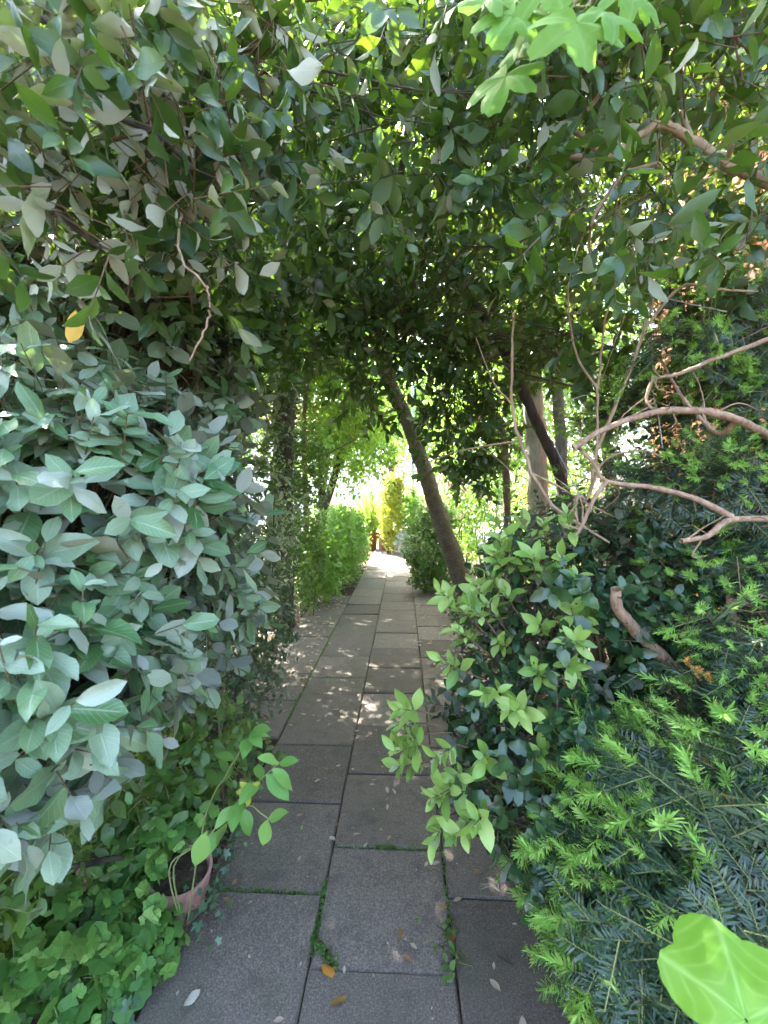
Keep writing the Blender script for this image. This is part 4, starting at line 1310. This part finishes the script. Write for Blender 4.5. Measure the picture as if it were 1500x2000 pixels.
# lemon-balm-like clumps, variegated ivy and a leafy sprig along the slab edge
gc = 'soft green ground-cover clumps'
for q, (x, y, r, h, lab) in enumerate([(-.92, 1.16, .18, .20, 'crinkled green herb clump next to the terracotta pot'),
                                       (-.98, 1.52, .22, .36, 'taller crinkled green herb clump behind the terracotta pot'),
                                       (-1.12, 1.02, .26, .34, 'crinkled green herb clump under the silvery shrub'),
                                       (-.93, 1.29, .10, .20, 'small crinkled herb clump tucked against the terracotta pot'),
                                       (-.80, 1.19, .09, .14, 'low crinkled herb clump at the slab edge'),
                                       (-1.22, .78, .3, .28, 'crinkled herb clump farthest from the slabs')]):
    thicket('herb_clump', lab, (x, y, 0), [((x, y, h * .5), (r, r, h * .6))], 110, 'balm', 'balm', .052, 101 + q, 150, n=5, L=(.06, .12), th=(75, 60), up=.9, twig='twig_green', stems=4, stem_r=.003,
            stem_mat='twig_green', droop=.05, cat='herb', group=gc, near=.3, zmin=.02)
thicket('variegated_ivy', 'variegated ivy with cream-edged leaves trailing onto the slabs', (-.74, 1.28, 0),
        [((-.73, 1.30, .05), (.12, .22, .08)), ((-.70, 1.52, .06), (.09, .14, .10)), ((-.78, 1.08, .04), (.09, .12, .06))], 60, 'ivy', 'ivy_var', .042, 65, 220, n=4, L=(.08, .16), th=(70, 60), up=.9, stems=3, stem_r=.003, near=.3, zmin=.01, cat='ivy')
thicket('leafy_undershrub', 'green undershrub with plain oval leaves below the silvery shrub', (-.95, 1.72, 0),
        [((-.88, 1.62, .40), (.30, .36, .28)), ((-.78, 1.72, .25), (.20, .28, .2)), ((-1.0, 1.45, .5), (.28, .3, .22)), ((-1.15, 1.12, .45), (.3, .3, .32)), ((-1.12, .86, .52), (.26, .24, .3))], 330, 'sprig', 'mid', .058, 66, 250, n=6, L=(.1, .18), twig='twig_green', near=.25)


thicket('potted_herb', 'leafy herb growing out of the ribbed terracotta pot', (-.81, 1.38, .20), [((-.83, 1.38, .30), (.13, .13, .09)), ((-.90, 1.33, .24), (.10, .10, .08))], 55, 'balm', 'balm', .05, 107, 150, n=5, L=(.06, .1),
        th=(75, 60), up=.8, twig='twig_green', stems=0, droop=.3, cat='herb', near=.3, zmin=.12)


def sprig():
    rng = np.random.default_rng(91)
    base = np.array([-.72, 1.3, 0.0])
    pl = empty('leafy_sprig', base, 'arching sprig of fresh glossy green leaflets reaching over the slab joint', 'plant')
    arcs = [([base, P(330, 1700, 1.15), P(400, 1640, 1.0), P(470, 1560, .95), P(545, 1490, .92)], [(575, 1470), (530, 1478), (560, 1515), (555, 1545), (505, 1505), (490, 1545), (460, 1590), (430, 1600)]),
            ([base, P(340, 1690, 1.15), P(420, 1630, 1.0), P(480, 1575, .95), P(525, 1600, .93)], [(500, 1610), (522, 1630), (540, 1600), (440, 1640), (395, 1660)]),
            ([base, P(400, 1600, 1.15), P(450, 1500, 1.1), P(490, 1430, 1.1)], [(485, 1420), (515, 1455), (480, 1450), (430, 1470), (550, 1410), (530, 1440)])]
    P_, D_, N_, S_ = [], [], [], []
    for pts, lv in arcs:
        limb(pl, pts, .003, .0012, M['twig_green'], 'stem', 6, .02, rng)
        c = spline(pts)
        for px, py in lv:
            Y = .93 + rng.uniform(-.03, .03) + (.15 if pts[-1][0] < -.34 else 0)
            q = P(px, py, Y)
            a = c[np.linalg.norm(c - q, axis=1).argmin()]
            d = nz((q - a)[None])[0] + rng.normal(0, .15, 3) + np.array([0, -.1, -.05])
            P_.append(a); D_.append(d); N_.append(np.array([.1, -.45, .8]) + rng.normal(0, .25, 3)); S_.append(rng.uniform(.055, .078))
    leaves_to(pl, 'sprig', M['sprig'], np.array(P_), np.array(D_), np.array(N_), np.array(S_), rng, 60, near=1)
    # reddish-yellow youngest leaflets
    A = np.repeat(P(490, 1545, .92)[None], 6, 0)
    D = np.array([[-1, -.2, .1], [-.7, -.2, -.5], [-.9, 0, -.2], [-.2, -.2, -.8], [.3, -.2, .5], [-.5, -.2, .6]])
    leaves_to(pl, 'young', M['yellowgreen'], A, D, np.tile([0, -.6, .8], (6, 1)) + rng.normal(0, .2, (6, 3)), np.full(6, .034), rng, 6, near=1, part='young_leaf')
    # large pale leaflet low in front
    leaves_to(pl, 'sprig', M['sprig'], P(405, 1625, .88)[None], np.array([[-.35, -.1, -1.0]]), np.array([[.2, -.9, .4]]), np.array([.085]), rng, 1, near=1)
sprig()


def ribbed_pot():
    c = np.array([-.80, 1.38, -.08])
    o_ = empty('ribbed_pot', c, 'ribbed pinkish terracotta pot half buried in herbs and ivy', 'pot')
    t = NT('terracotta_pink')
    tn = t.noise(40, 4, .6, t.pos())
    m = t.done(t.bsdf(t.ramp(tn, [(.3, (.30, .15, .12)), (.7, (.46, .26, .22))]), .8, t.bump(tn, .3, .003), .3))
    prof_ = [(.10, 0), (.115, .10), (.13, .20), (.142, .30), (.144, .31), (.130, .31), (.126, .30), (.118, .25), (.05, .24)]
    seg = 64
    a = np.arange(seg) * 2 * math.pi / seg
    v = []
    for i, (r, z) in enumerate(prof_):
        rr = r * (1 + (.022 * np.sin(a * 16) if i < 4 else 0))
        v.append(np.stack([np.cos(a) * rr, np.sin(a) * rr, np.full(seg, z)], -1))
    v = np.concatenate(v)
    j = np.arange(seg); j2 = (j + 1) % seg
    f = np.concatenate([np.stack([k * seg + j, k * seg + j2, (k + 1) * seg + j2, (k + 1) * seg + j], -1) for k in range(len(prof_) - 1)])
    nb = 5 * seg
    b = link('pot_body', mesh_np('pot_body', v, f, m, smooth=False), o_); b.location = (0, 0, 0)
    sv = np.concatenate([np.stack([np.cos(a) * q, np.sin(a) * q, np.full(seg, zq)], -1) for q, zq in ((.123, .285), (.06, .296), (.001, .292))])
    sf = np.concatenate([np.stack([k * seg + j, k * seg + j2, (k + 1) * seg + j2, (k + 1) * seg + j], -1) for k in range(2)])
    so = link('pot_soil', mesh_np('pot_soil', sv, sf, M['soil']), o_); so.location = (0, 0, 0)
    o_.rotation_euler = (R(4), R(8), 0)
    o_.scale = (.72, .72, .78)
ribbed_pot()


# ------------------------------------------------------------------ close leaves: vine overhead and soft lime plant
def vine():
    rng = np.random.default_rng(95)
    base = np.array([1.95, 1.2, -.03])
    pl = empty('vine', base, 'vine with soft lobed pale green leaves dangling from the roof of branches', 'vine')
    st = [base, (1.9, 1.2, 1.5), (1.6, 1.15, 2.6), P(1300, -140, .85), P(1150, -40, .72), P(1060, 60, .7), P(1040, 110, .72)]
    limb(pl, st, .012, .004, M['bark_tan'], 'stem', 8)
    lv = [((1130, 45), (.15, -.25, -1), .135, .64), ((1190, 20), (.9, -.2, -.4), .12, .66), ((1000, 30), (-.6, -.2, -.8), .11, .68), ((985, 150), (-.55, -.1, -.9), .12, .72), ((1050, 20), (-.2, -.2, -1), .10, .7),
          ((960, -10), (-.9, -.2, -.3), .11, .7), ((1240, -20), (.8, -.2, -.6), .12, .7), ((1020, 90), (-.9, .1, -.5), .085, .75), ((1075, -40), (.2, -.3, -.9), .12, .66)]
    c = spline(st)
    P_ = []; A = []
    for (px, py), d, s, Y in lv:
        q = P(px, py, Y); P_.append(q - nz(np.array([d]))[0] * s * .3); A.append(c[np.linalg.norm(c - q, axis=1).argmin()])
    P_ = np.array(P_); A = np.array(A)
    twigs_part(pl, A, P_, .0022, .0016, M['twig_green'], 'twigs', 5)
    leaves_to(pl, 'vine', M['vine'], P_, np.array([l[1] for l in lv], float), np.tile([0, -.75, .55], (len(lv), 1)) + rng.normal(0, .25, (len(lv), 3)), np.array([l[2] for l in lv]) * .95, rng, 60, near=5)
vine()


def lime_plant():
    rng = np.random.default_rng(96)
    base = np.array([.62, .36, -.03])
    pl = empty('soft_lime_plant', base, 'plant with one huge soft lime-green leaf beside the low yew', 'plant')
    top = P(1390, 2025, .44)
    limb(pl, [base, base + np.array([-.02, .02, .5]), top + np.array([.05, -.03, -.1]), top], .006, .003, M['twig_green'], 'stem', 8)
    P_ = np.array([top, base + np.array([.02, .0, .78]), base + np.array([.05, .05, .62])])
    D = np.array([[1.0, .10, .42], [.5, -.6, .2], [.9, .5, .1]])
    N = np.array([[-.25, -.45, .9], [0, 0, 1], [0, 0, 1.0]])
    leaves_to(pl, 'lime', M['lime'], P_, D, N, np.array([.15, .12, .12]), rng, 3, near=5)
lime_plant()


def red_stem():
    pl = empty('climbing_stem', (-.78, 1.75, -.03), 'thin reddish wandering climber stem hanging in front of the silvery shrub', 'climber')
    Yc = .84
    limb(pl, [(-.78, 1.75, -.03), (-.80, 1.7, 1.0), (-.75, 1.5, 1.9), (-.62, 1.2, 2.1), P(356, 420, Yc + .1), P(353, 500, Yc), P(400, 555, Yc), P(410, 600, Yc), P(398, 650, Yc), P(370, 705, Yc)], .0035, .0018, M['bark_red'], 'stem', 7, .06)
red_stem()


# ------------------------------------------------------------------ farther along the path
thicket('hedge', 'loose pale green hedge bordering the slabs opposite the leaning trunk', (-1.25, 7.0, 0),
        [((-1.12, 5.6, .52), (.40, .5, .60)), ((-1.08, 6.5, .62), (.46, .6, .68)), ((-1.04, 7.5, .64), (.44, .6, .68)), ((-1.06, 8.5, .58), (.40, .6, .62))], 1600, 'tiny', 'bright', .08, 111, 0, n=6, cat='hedge', near=.1, twig='twig', L=(.1, .2))
thicket('round_green_shrub', 'dense dark green small-leaved shrub at the foot of the leaning trunk', (.48, 6.6, 0),
        [((.44, 6.3, .55), (.42, .5, .60)), ((.52, 6.5, 1.0), (.38, .4, .42))], 1700, 'tiny', 'mid', .046, 112, 0, n=7, near=.1, L=(.08, .15))
thicket('low_ivy_patch', 'low dark patch of creeper beside the leaf-strewn slabs', (.75, 5.0, 0), [((.8, 5.0, .10), (.3, .6, .14)), ((.72, 4.2, .12), (.2, .5, .16))], 330, 'ivy', 'ivy', .045, 113, 0, n=5, cat='creeper', zmin=.01)
thicket('golden_conifer', 'golden-yellow upright shrub beyond the end of the slabs', (-.30, 10.6, 0), [((-.28, 10.6, 1.0), (.33, .3, 1.0)), ((-.22, 10.7, 1.7), (.32, .25, .5))], 1000, 'tiny', 'yellowgreen', .06, 114, 0, n=7, near=.1)
thicket('grey_leaved_plant', 'small silvery grey plant at the bend beside the clay pots', (.12, 10.3, 0), [((.10, 10.3, .30), (.3, .3, .35))], 220, 'tiny', 'grey_leaf', .05, 115, 0, n=6)
thicket('fresh_green_shrub', 'fresh green shrub between the golden shrub and the pole', (.2, 10.9, 0), [((.22, 10.9, .9), (.35, .4, .95))], 600, 'tiny', 'bright', .07, 116, 0, n=6)
thicket('pink_flowering_shrub', 'shrub with pink blossom behind the leaning trunk', (1.25, 8.6, 0), [((1.2, 8.6, 1.1), (.6, .6, 1.0))], 520, 'tiny', 'bright', .06, 117, 0, n=6)
thicket('pink_blossom_spray', 'pink blossom sprays showing beside the leaning trunk', (1.0, 8.0, 0), [((1.05, 7.9, 1.55), (.22, .2, .22)), ((1.15, 7.8, 1.1), (.15, .15, .1))], 60, 'tiny', 'blossom', .05, 118, 0, n=6, cat='flower')


def clay_pot(x, y, r, h, label, mat, square=False):
    pl = empty('clay_pot', (x, y, 0), label, 'pot', 'pots at the end of the path')
    pr = [(r * .72, 0), (r * .95, h * .82), (r * 1.06, h * .83), (r * 1.06, h), (r * .92, h), (r * .85, h * .86), (.01, h * .85)]
    seg = 24
    a = np.arange(seg) * 2 * math.pi / seg
    v = np.concatenate([np.stack([np.cos(a) * q, np.sin(a) * q, np.full(seg, z)], -1) for q, z in pr])
    j = np.arange(seg); j2 = (j + 1) % seg
    f = np.concatenate([np.stack([k * seg + j, k * seg + j2, (k + 1) * seg + j2, (k + 1) * seg + j], -1) for k in range(len(pr) - 1)])
    nb = 4 * seg
    b = link('pot_body', mesh_np('pot_body', v, f[:nb], mat), pl); b.location = (0, 0, 0)
    s = link('soil', mesh_np('soil', v, f[nb:], M['soil']), pl); s.location = (0, 0, 0)


t = NT('clay')
cn = t.noise(20, 4, .6, t.pos())
M['clay'] = t.done(t.bsdf(t.ramp(cn, [(.3, (.22, .085, .05)), (.7, (.34, .14, .085))]), .85, None, .3))
clay_pot(-.86, 11.45, .22, .46, 'large brown clay pot of tall blades at the end of the slabs', M['clay'])
clay_pot(-.50, 11.25, .17, .44, 'upright clay pot with yellowish tuft between two other pots', M['clay'])
clay_pot(-.20, 11.4, .14, .24, 'small reddish clay pot beside the golden shrub', M['clay'])


def blades(name, label, x, y, z, n, h, spread, seed, mat='blade'):
    rng = np.random.default_rng(seed)
    pl = empty(name, (x, y, z), label, 'plant', 'potted plants at the end of the path')
    a = rng.uniform(0, 6.28, n)
    pos = np.stack([x + .1 * np.cos(a) * rng.random(n), y + .1 * np.sin(a) * rng.random(n), np.full(n, z)], -1)
    d = np.stack([np.cos(a) * spread * rng.random(n), np.sin(a) * spread * rng.random(n), np.ones(n)], -1)
    nn = np.stack([-np.cos(a), -np.sin(a), np.full(n, .2)], -1)
    leaves_to(pl, 'blade', M[mat], pos, d, nn, h * rng.uniform(.6, 1.1, n), rng, 60, near=2)


blades('sword_leaved_plant', 'tall sword-leaved plant standing in the large brown pot', -.86, 11.45, .38, 55, 1.15, .45, 121)
blades('grassy_plant', 'tall bright green blades standing in the upright clay pot', -.50, 11.25, .36, 50, .95, .35, 122)
blades('yellow_tuft', 'short yellowish tuft in the small reddish pot', -.20, 11.4, .19, 40, .45, .6, 123, 'yellowgreen')


def lamp_post():
    x, y = P(806, 950, 11.2)[:2]
    pl = empty('lamp_post', (x, y, 0), 'slim pale blue-grey metal post beyond the leaning trunk', 'post')
    t = NT('painted_metal')
    m = t.done(t.bsdf((.42, .48, .54), .45, None, .5, Metallic=.3))
    b0 = np.array([x, y, -.05])
    limb(pl, [b0, b0 + np.array([0, 0, .7])], .07, .07, m, 'base', 14, 0)
    limb(pl, [b0 + np.array([0, 0, .7]), b0 + np.array([0, 0, 4.6])], .05, .04, m, 'pole', 14, 0)
    limb(pl, [b0 + np.array([0, 0, 4.6]), b0 + np.array([-.1, 0, 4.8]), b0 + np.array([-.5, 0, 4.9])], .03, .025, m, 'arm', 10, 0)
    limb(pl, [b0 + np.array([-.45, 0, 4.9]), b0 + np.array([-.62, 0, 4.89]), b0 + np.array([-.9, 0, 4.88])], [.05, .09, .06], None, m, 'lamp_head', 12, 0)
lamp_post()


# garden wall and pale house beyond the yard
def far_house():
    base = np.array([-6.5, 24.0, 0])
    pl = empty('white_house', base, 'white rendered house beyond the hedge at the end of the path', 'house')
    t = NT('white_render')
    n = t.noise(3, 4, .6, t.pos())
    m = t.done(t.bsdf(t.ramp(n, [(.3, (.74, .72, .68)), (.7, (.82, .80, .77))]), .9, None, .2))
    t = NT('roof_tile_red')
    m2 = t.done(t.bsdf((.24, .11, .07), .85, t.bump(t.noise(8, 3, .5, t.pos()), .4, .03), .2))
    t = NT('window_glass')
    m3 = t.done(t.bsdf((.03, .04, .05), .08, None, .6))

    def box(a, b, name, mat, par=pl):
        a, b = np.array(a, float), np.array(b, float)
        v = np.array([[a[0], a[1], a[2]], [b[0], a[1], a[2]], [b[0], b[1], a[2]], [a[0], b[1], a[2]], [a[0], a[1], b[2]], [b[0], a[1], b[2]], [b[0], b[1], b[2]], [a[0], b[1], b[2]]])
        f = np.array([[0, 3, 2, 1], [4, 5, 6, 7], [0, 1, 5, 4], [1, 2, 6, 5], [2, 3, 7, 6], [3, 0, 4, 7]])
        return link(name, mesh_np(name, v, f, mat, smooth=False), par)
    box((-11.5, 24, -.05), (-1.6, 30, 5.2), 'wall', m)
    v = np.array([[-11.9, 23.6, 5.2], [-1.2, 23.6, 5.2], [-1.2, 30.4, 5.2], [-11.9, 30.4, 5.2], [-11.9, 27, 7.6], [-1.2, 27, 7.6]])
    link('roof', mesh_np('roof', v, np.array([[0, 1, 5, 4], [2, 3, 4, 5], [0, 3, 2, 1]]), m2, smooth=False), pl)
    for x in (-10.2, -7.2, -4.0):
        for z in (3.4,):
            w = box((x, 23.93, z), (x + 1.2, 23.99, z + 1.2), 'window', m)
            g = box((x + .08, 23.9, z + .08), (x + 1.12, 23.92, z + 1.12), 'pane', m3, pl)
far_house()

# broad-leaved trees closing the view
far = [('broadleaf_tree', 'bright maple-like tree hanging over the hedge by the end of the slabs', (-2.1, 8.2, 0), (.10, .05), [((-1.1, 8.0, 2.6), (1.1, .9, .85)), ((-2.0, 7.9, 4.5), (1.4, 2.3, .8))], 480, .10, 'bright', 131, 'tiny'),  # high second crown mass added, mostly unseen, to shade the slabs
       ('broadleaf_tree', 'bright green tree behind the leaning trunk and the thin brown stems', (2.4, 8.8, 0), (.12, .05), [((1.9, 8.4, 2.7), (1.5, 1.1, 1.5)), ((2.4, 8.8, 4.6), (1.8, 1.6, 1.3))], 300, .10, 'bright', 132, 'tiny'),
       ('broadleaf_tree', 'tall light green tree standing past the lamp post', (1.8, 15.5, 0), (.16, .06), [((1.6, 15.5, 4.8), (2.2, 1.8, 2.6))], 210, .16, 'bright', 133, 'tiny'),
       ('broadleaf_tree', 'tall mid-green tree in front of the white house', (-6.8, 15.0, 0), (.18, .07), [((-6.6, 15.0, 5.2), (2.6, 1.8, 2.4))], 230, .16, 'mid', 134, 'tiny'),
       ('broadleaf_tree', 'tree with light crown rising over the golden shrub', (-.6, 18.5, 0), (.18, .07), [((-.4, 18.5, 5.6), (2.3, 1.8, 2.6))], 220, .18, 'bright', 135, 'tiny'),
       ('broadleaf_tree', 'tall tree behind the brick house corner', (5.5, 11.0, 0), (.18, .07), [((5.0, 11.0, 4.6), (2.4, 2.0, 3.2))], 240, .14, 'mid', 136, 'tiny'),
       ('broadleaf_tree', 'spreading tree behind the ivy-clad trunk', (-4.2, 7.2, 0), (.16, .06), [((-4.5, 7.8, 3.6), (1.6, 1.7, 2.3)), ((-3.0, 4.6, 3.4), (1.2, 1.4, 1.8))], 340, .10, 'mid', 137, 'tiny'),
       ('broadleaf_tree', 'tree towering behind the silvery shrub', (-4.0, 2.8, 0), (.18, .07), [((-3.4, 2.8, 3.9), (1.4, 1.9, 1.9))], 150, .09, 'oak', 138, 'tiny')]
for nm, lab, b, (r0, r1), ells, nc, leaf, mat, seed, key in far:
    b = np.array([b[0], b[1], -.05])
    c = np.array(ells[0][0])
    tr = [b, b * .6 + c * .4 + np.array([.1, 0, 0]), c, c + np.array([0, 0, ells[0][1][2] * .6])]
    roof_tree(nm, lab, b, tr, r0, r1, M['bark_dark'], ells, nc, leaf, mat, seed, per=8, rad=.24 if leaf < .12 else .34, key=key, cap=0, L=(.15, .28) if leaf < .12 else (.3, .5),
              limbs=[([tr[1], c + (np.array(ells[-1][0]) - c) * .6 + np.array([.4, .2, .3])], r0 * .5, r0 * .2), ([tr[1], c + np.array([-.5, .1, .2]) * ells[0][1][0]], r0 * .4, r0 * .15)],
              n=6, twig='twig_dark', lump_cut=-2 if seed == 131 else -.1)
# bushes along the edges of the yard
for q, (x, y, rx, h, mat, lab) in enumerate([(-2.6, 11.8, .8, 1.0, 'bright', 'fresh green bush beside the far end of the hedge'), (1.6, 12.6, .9, 1.5, 'mid', 'green bush behind the lamp post'),
                                             (-3.4, 21.0, 1.6, 1.1, 'bright', 'low bush along the foot of the white house'), (2.2, 20.5, 2.2, 1.9, 'bright', 'wide bush closing the gravel yard'),
                                             (2.3, 6.4, .7, 1.6, 'mid', 'green bush between the leaning trunk and the brick house'), (-2.6, 5.6, .7, 1.3, 'mid', 'green bush behind the ivy-clad trunk'), (1.5, 7.3, .65, 2.3, 'bright', 'tall bright bush behind the leaning trunk'),
                                             (1.9, 5.4, .55, 2.0, 'bright', 'bright bush behind the pale trunk')]):
    thicket('bush', lab, (x, y, 0), [((x, y, h * .5), (rx, .7, h * .55))], 420, 'tiny', mat, .075 if y < 15 else .13, 141 + q, 0, n=6, cat='bush', L=(.12, .25))


# ------------------------------------------------------------------ litter on the slabs
def fallen():
    rng = np.random.default_rng(151)

    def where(y):
        return 'pale dry fallen leaf on the slabs ' + ('between the herbs and the low yew' if y < 1.9 else 'beside the ivy bank' if y < 3.4 else 'beside the shadowy evergreen shrub' if y < 4.4
                                                       else 'beside the ivy-clad trunk' if y < 5.3 else 'between the hedge and the leaning trunk' if y < 7 else 'along the hedge towards the clay pots')
    grp = 'fallen leaves on the slabs'
    spots = [(627, 1885, 'dead_orange', .055, 'curled orange fallen leaf on the slab nearest the mossy corner'),
             (818, 1807, 'sprig', .035, 'green fallen leaf on the middle slab'), (785, 1835, 'dead_brown', .035, 'brown narrow fallen leaf near the green one'),
             (888, 1822, 'dead_brown', .045, 'brown fallen leaf lying beside the joint weed'), (358, 1968, 'dead', .05, None), (678, 1950, 'dead_brown', .05, 'brown crumpled leaf below the mossy joint'),
             (903, 1755, 'dead', .035, None), (978, 1940, 'dead', .042, None), (655, 1643, 'dead', .04, None), (627, 1523, 'dead', .036, None), (632, 1500, 'dead_brown', .03, 'small tan fallen leaf on the narrow slab'),
             (725, 1525, 'dead', .03, None), (732, 1534, 'dead', .03, None), (755, 1537, 'dead', .035, None), (766, 1541, 'dead', .035, None), (860, 1685, 'dead', .04, None), (842, 1690, 'dead', .035, None),
             (855, 1770, 'dead_brown', .035, 'rust-brown leaf scrap along the joint'), (463, 1717, 'dead', .03, None), (436, 1755, 'dead', .035, None), (590, 1613, 'sprig', .025, 'small green fallen leaf by the sprig'),
             (588, 1672, 'dead', .025, None), (652, 1385, 'dead', .055, None), (588, 1395, 'dead', .035, None), (618, 1410, 'dead', .03, None), (700, 1270, 'dead', .06, None), (645, 1258, 'dead', .04, None), (668, 1268, 'dead', .04, None),
             (848, 1300, 'dead', .06, None), (845, 1257, 'dead_orange', .06, 'orange fallen leaf on the soil edge by the creeper'), (640, 1355, 'dead', .035, None), (665, 1357, 'dead', .035, None), (737, 1348, 'dead', .035, None),
             (495, 1760, 'dead', .02, None), (925, 1700, 'dead_brown', .03, 'brown leaf scrap under the pale shrub'), (280, 1950, 'dead_brown', .06, 'rust-coloured dead leaf against the herbs'), (1020, 1985, 'dead', .05, None)]
    for px, py, mat, s, lab in spots:
        y = 1.45 * 810 / (py - 970)
        p = P(px, py, y); p = CAM_P + (p - CAM_P) * (1.443 / (1.45 - p[2]))
        add = bpy.data.objects.new('fallen_leaf', tpl_mesh('young' if s < .045 else 'elaeagnus', int(rng.integers(4)), M[mat]))
        COL.objects.link(add)
        add.location = (p[0], p[1], .010)
        add.rotation_euler = (rng.normal(0, .12), rng.normal(0, .15), rng.uniform(0, 6.28))
        add.scale = (s, s, s * .6)
        tag(add, lab or where(p[1]), 'leaf', grp)
    for q in range(185):
        y = rng.uniform(2.2, 9.0) if q < 150 else rng.uniform(1.05, 2.6)
        x = rng.uniform(-.75, .62) if rng.random() < .4 else rng.uniform(.1, .75)
        s = rng.uniform(.02, .045)
        if q < 150 and y < 4 and rng.random() < .45: continue
        if q >= 150: x, s = rng.uniform(-.7, .4), rng.uniform(.015, .035)
        o = bpy.data.objects.new('fallen_leaf', tpl_mesh('young', int(rng.integers(4)), M['dead']))
        COL.objects.link(o)
        o.location = (x, y, .010); o.rotation_euler = (rng.normal(0, .15), rng.normal(0, .15), rng.uniform(0, 6.28)); o.scale = (s, s, s * .6)
        tag(o, where(y), 'leaf', grp)
    n = 150
    y = rng.uniform(1.0, 3.8, n); x = rng.uniform(-.74, .62, n)
    pos = np.stack([x, y, np.full(n, .009)], -1)
    v, f, u, r = place_geo(T['tiny'], pos, rng.normal(size=(n, 3)) * np.array([1, 1, .1]), np.array([0, 0, 1.0]) + rng.normal(0, .2, (n, 3)), rng.uniform(.004, .012, n), rng)
    tag(link('leaf_crumbs', mesh_np('leaf_crumbs', v, f, M['dead'], u, r)), 'tiny crumbs of dry leaf scattered on the slabs', 'crumbs', None, 'stuff')
    n = 420
    y = rng.uniform(3.6, 8.6, n); x = np.clip(rng.normal(.42, .2, n), -.1, .8)
    pos = np.stack([x, y, np.full(n, .009)], -1)
    v, f, u, r = place_geo(T['tiny'], pos, rng.normal(size=(n, 3)) * np.array([1, 1, .1]), np.array([0, 0, 1.0]) + rng.normal(0, .2, (n, 3)), rng.uniform(.014, .03, n), rng)
    tag(link('leaf_litter', mesh_np('leaf_litter', v, f, M['dead'], u, r)), 'tiny dry leaf scraps strewn over the slabs by the leaning trunk', 'litter', None, 'stuff')
    # litter on the soil margins
    n = 2600
    y = rng.uniform(.8, 9, n)
    side = rng.random(n) < .5
    x = np.where(side, rng.uniform(.58, 1.5, n), rng.uniform(-1.9, -.76, n))
    pos = np.stack([x, y, np.full(n, .004) + rng.random(n) * .012], -1)
    d = rng.normal(size=(n, 3)) * np.array([1, 1, .12]); nn = np.array([0, 0, 1.0]) + rng.normal(0, .25, (n, 3))
    v, f, u, r = place_geo(T['tiny'], pos, d, nn, rng.uniform(.025, .06, n), rng)
    tag(link('leaf_litter', mesh_np('leaf_litter', v, f, M['dead'], u, r)), 'dry brown leaf litter on the soil beside the slabs', 'litter', None, 'stuff')
fallen()


def weeds():
    rng = np.random.default_rng(161)
    for q, (px, py, S, lf, lab) in enumerate([(868, 1870, 12, .04, 'green weed growing in the joint beside the middle slab'), (884, 1925, 9, .035, 'second green weed lower in the same joint')]):
        y = 1.45 * 810 / (py - 970); p = P(px, py, y)
        thicket('joint_weed', lab, (p[0], p[1], 0), [((p[0], p[1], .012), (.025, .05, .02))], S, 'sprig', 'mid', lf, 161 + q, 60, n=4, L=(.02, .05), th=(80, 55), up=.9, cat='weed', stems=2, stem_r=.0015, stem_mat='twig_green', near=1, zmin=.004)
    # moss along the joints
    lines = [((-.285, 1.30), (-.20, 1.215), 420), ((-.285, 1.5), (-.285, 1.25), 240), ((-.1, 1.665), (-.02, 1.665), 120), ((-.285, 1.665), (.168, 1.665), 120), ((.168, 1.9), (.168, 1.3), 160), ((-.74, 1.45), (-.285, 1.45), 220), ((-.74, 3.25), (-.285, 3.25), 160),
             ((-.74, 2.6), (-.74, 4.6), 500)]
    A = []
    for a, b, n in lines:
        s = rng.random(n)[:, None]
        A.append(np.array(a) * (1 - s) + np.array(b) * s + rng.normal(0, .006, (n, 2)))
    A = np.concatenate(A)
    pos = np.concatenate([A, np.full((len(A), 1), -.008)], 1)
    d = rng.normal(0, .6, pos.shape) + np.array([0, 0, 1.0])
    v, f, u, r = place_geo(T['tiny'], pos, d, rng.normal(size=pos.shape), rng.uniform(.008, .020, len(A)), rng)
    tag(link('moss', mesh_np('moss', v, f, M['mid'], u, r)), 'moss growing in the joints between slabs', 'moss', None, 'stuff')
    # dry stalk lying on a slab
    pl = empty('dry_stalk', P(975, 1765, 1.48) * np.array([1, 1, 0]) + np.array([0, 0, .008]), 'wispy dry grey stalk lying on the slab beside the low yew', 'twig')
    o = np.array(pl.location)
    for k in range(9):
        a = rng.uniform(.2, 2.9)
        limb(pl, [o, o + np.array([.03 * math.cos(a), .03 * math.sin(a), .006]), o + np.array([.07 * math.cos(a + .4), .06 * math.sin(a + .4), .004])], .0009, .0005, M['twig_grey'], 'strand', 4)
    pl2 = empty('dark_stick', P(985, 1910, 1.25) * np.array([1, 1, 0]) + np.array([0, 0, .008]), 'short dark stick lying on the slab', 'stick')
    o = np.array(pl2.location)
    limb(pl2, [o + np.array([-.02, .012, 0]), o, o + np.array([.025, -.012, .002])], .005, .003, M['bark_dark'], 'wood', 7, .1)
weeds()
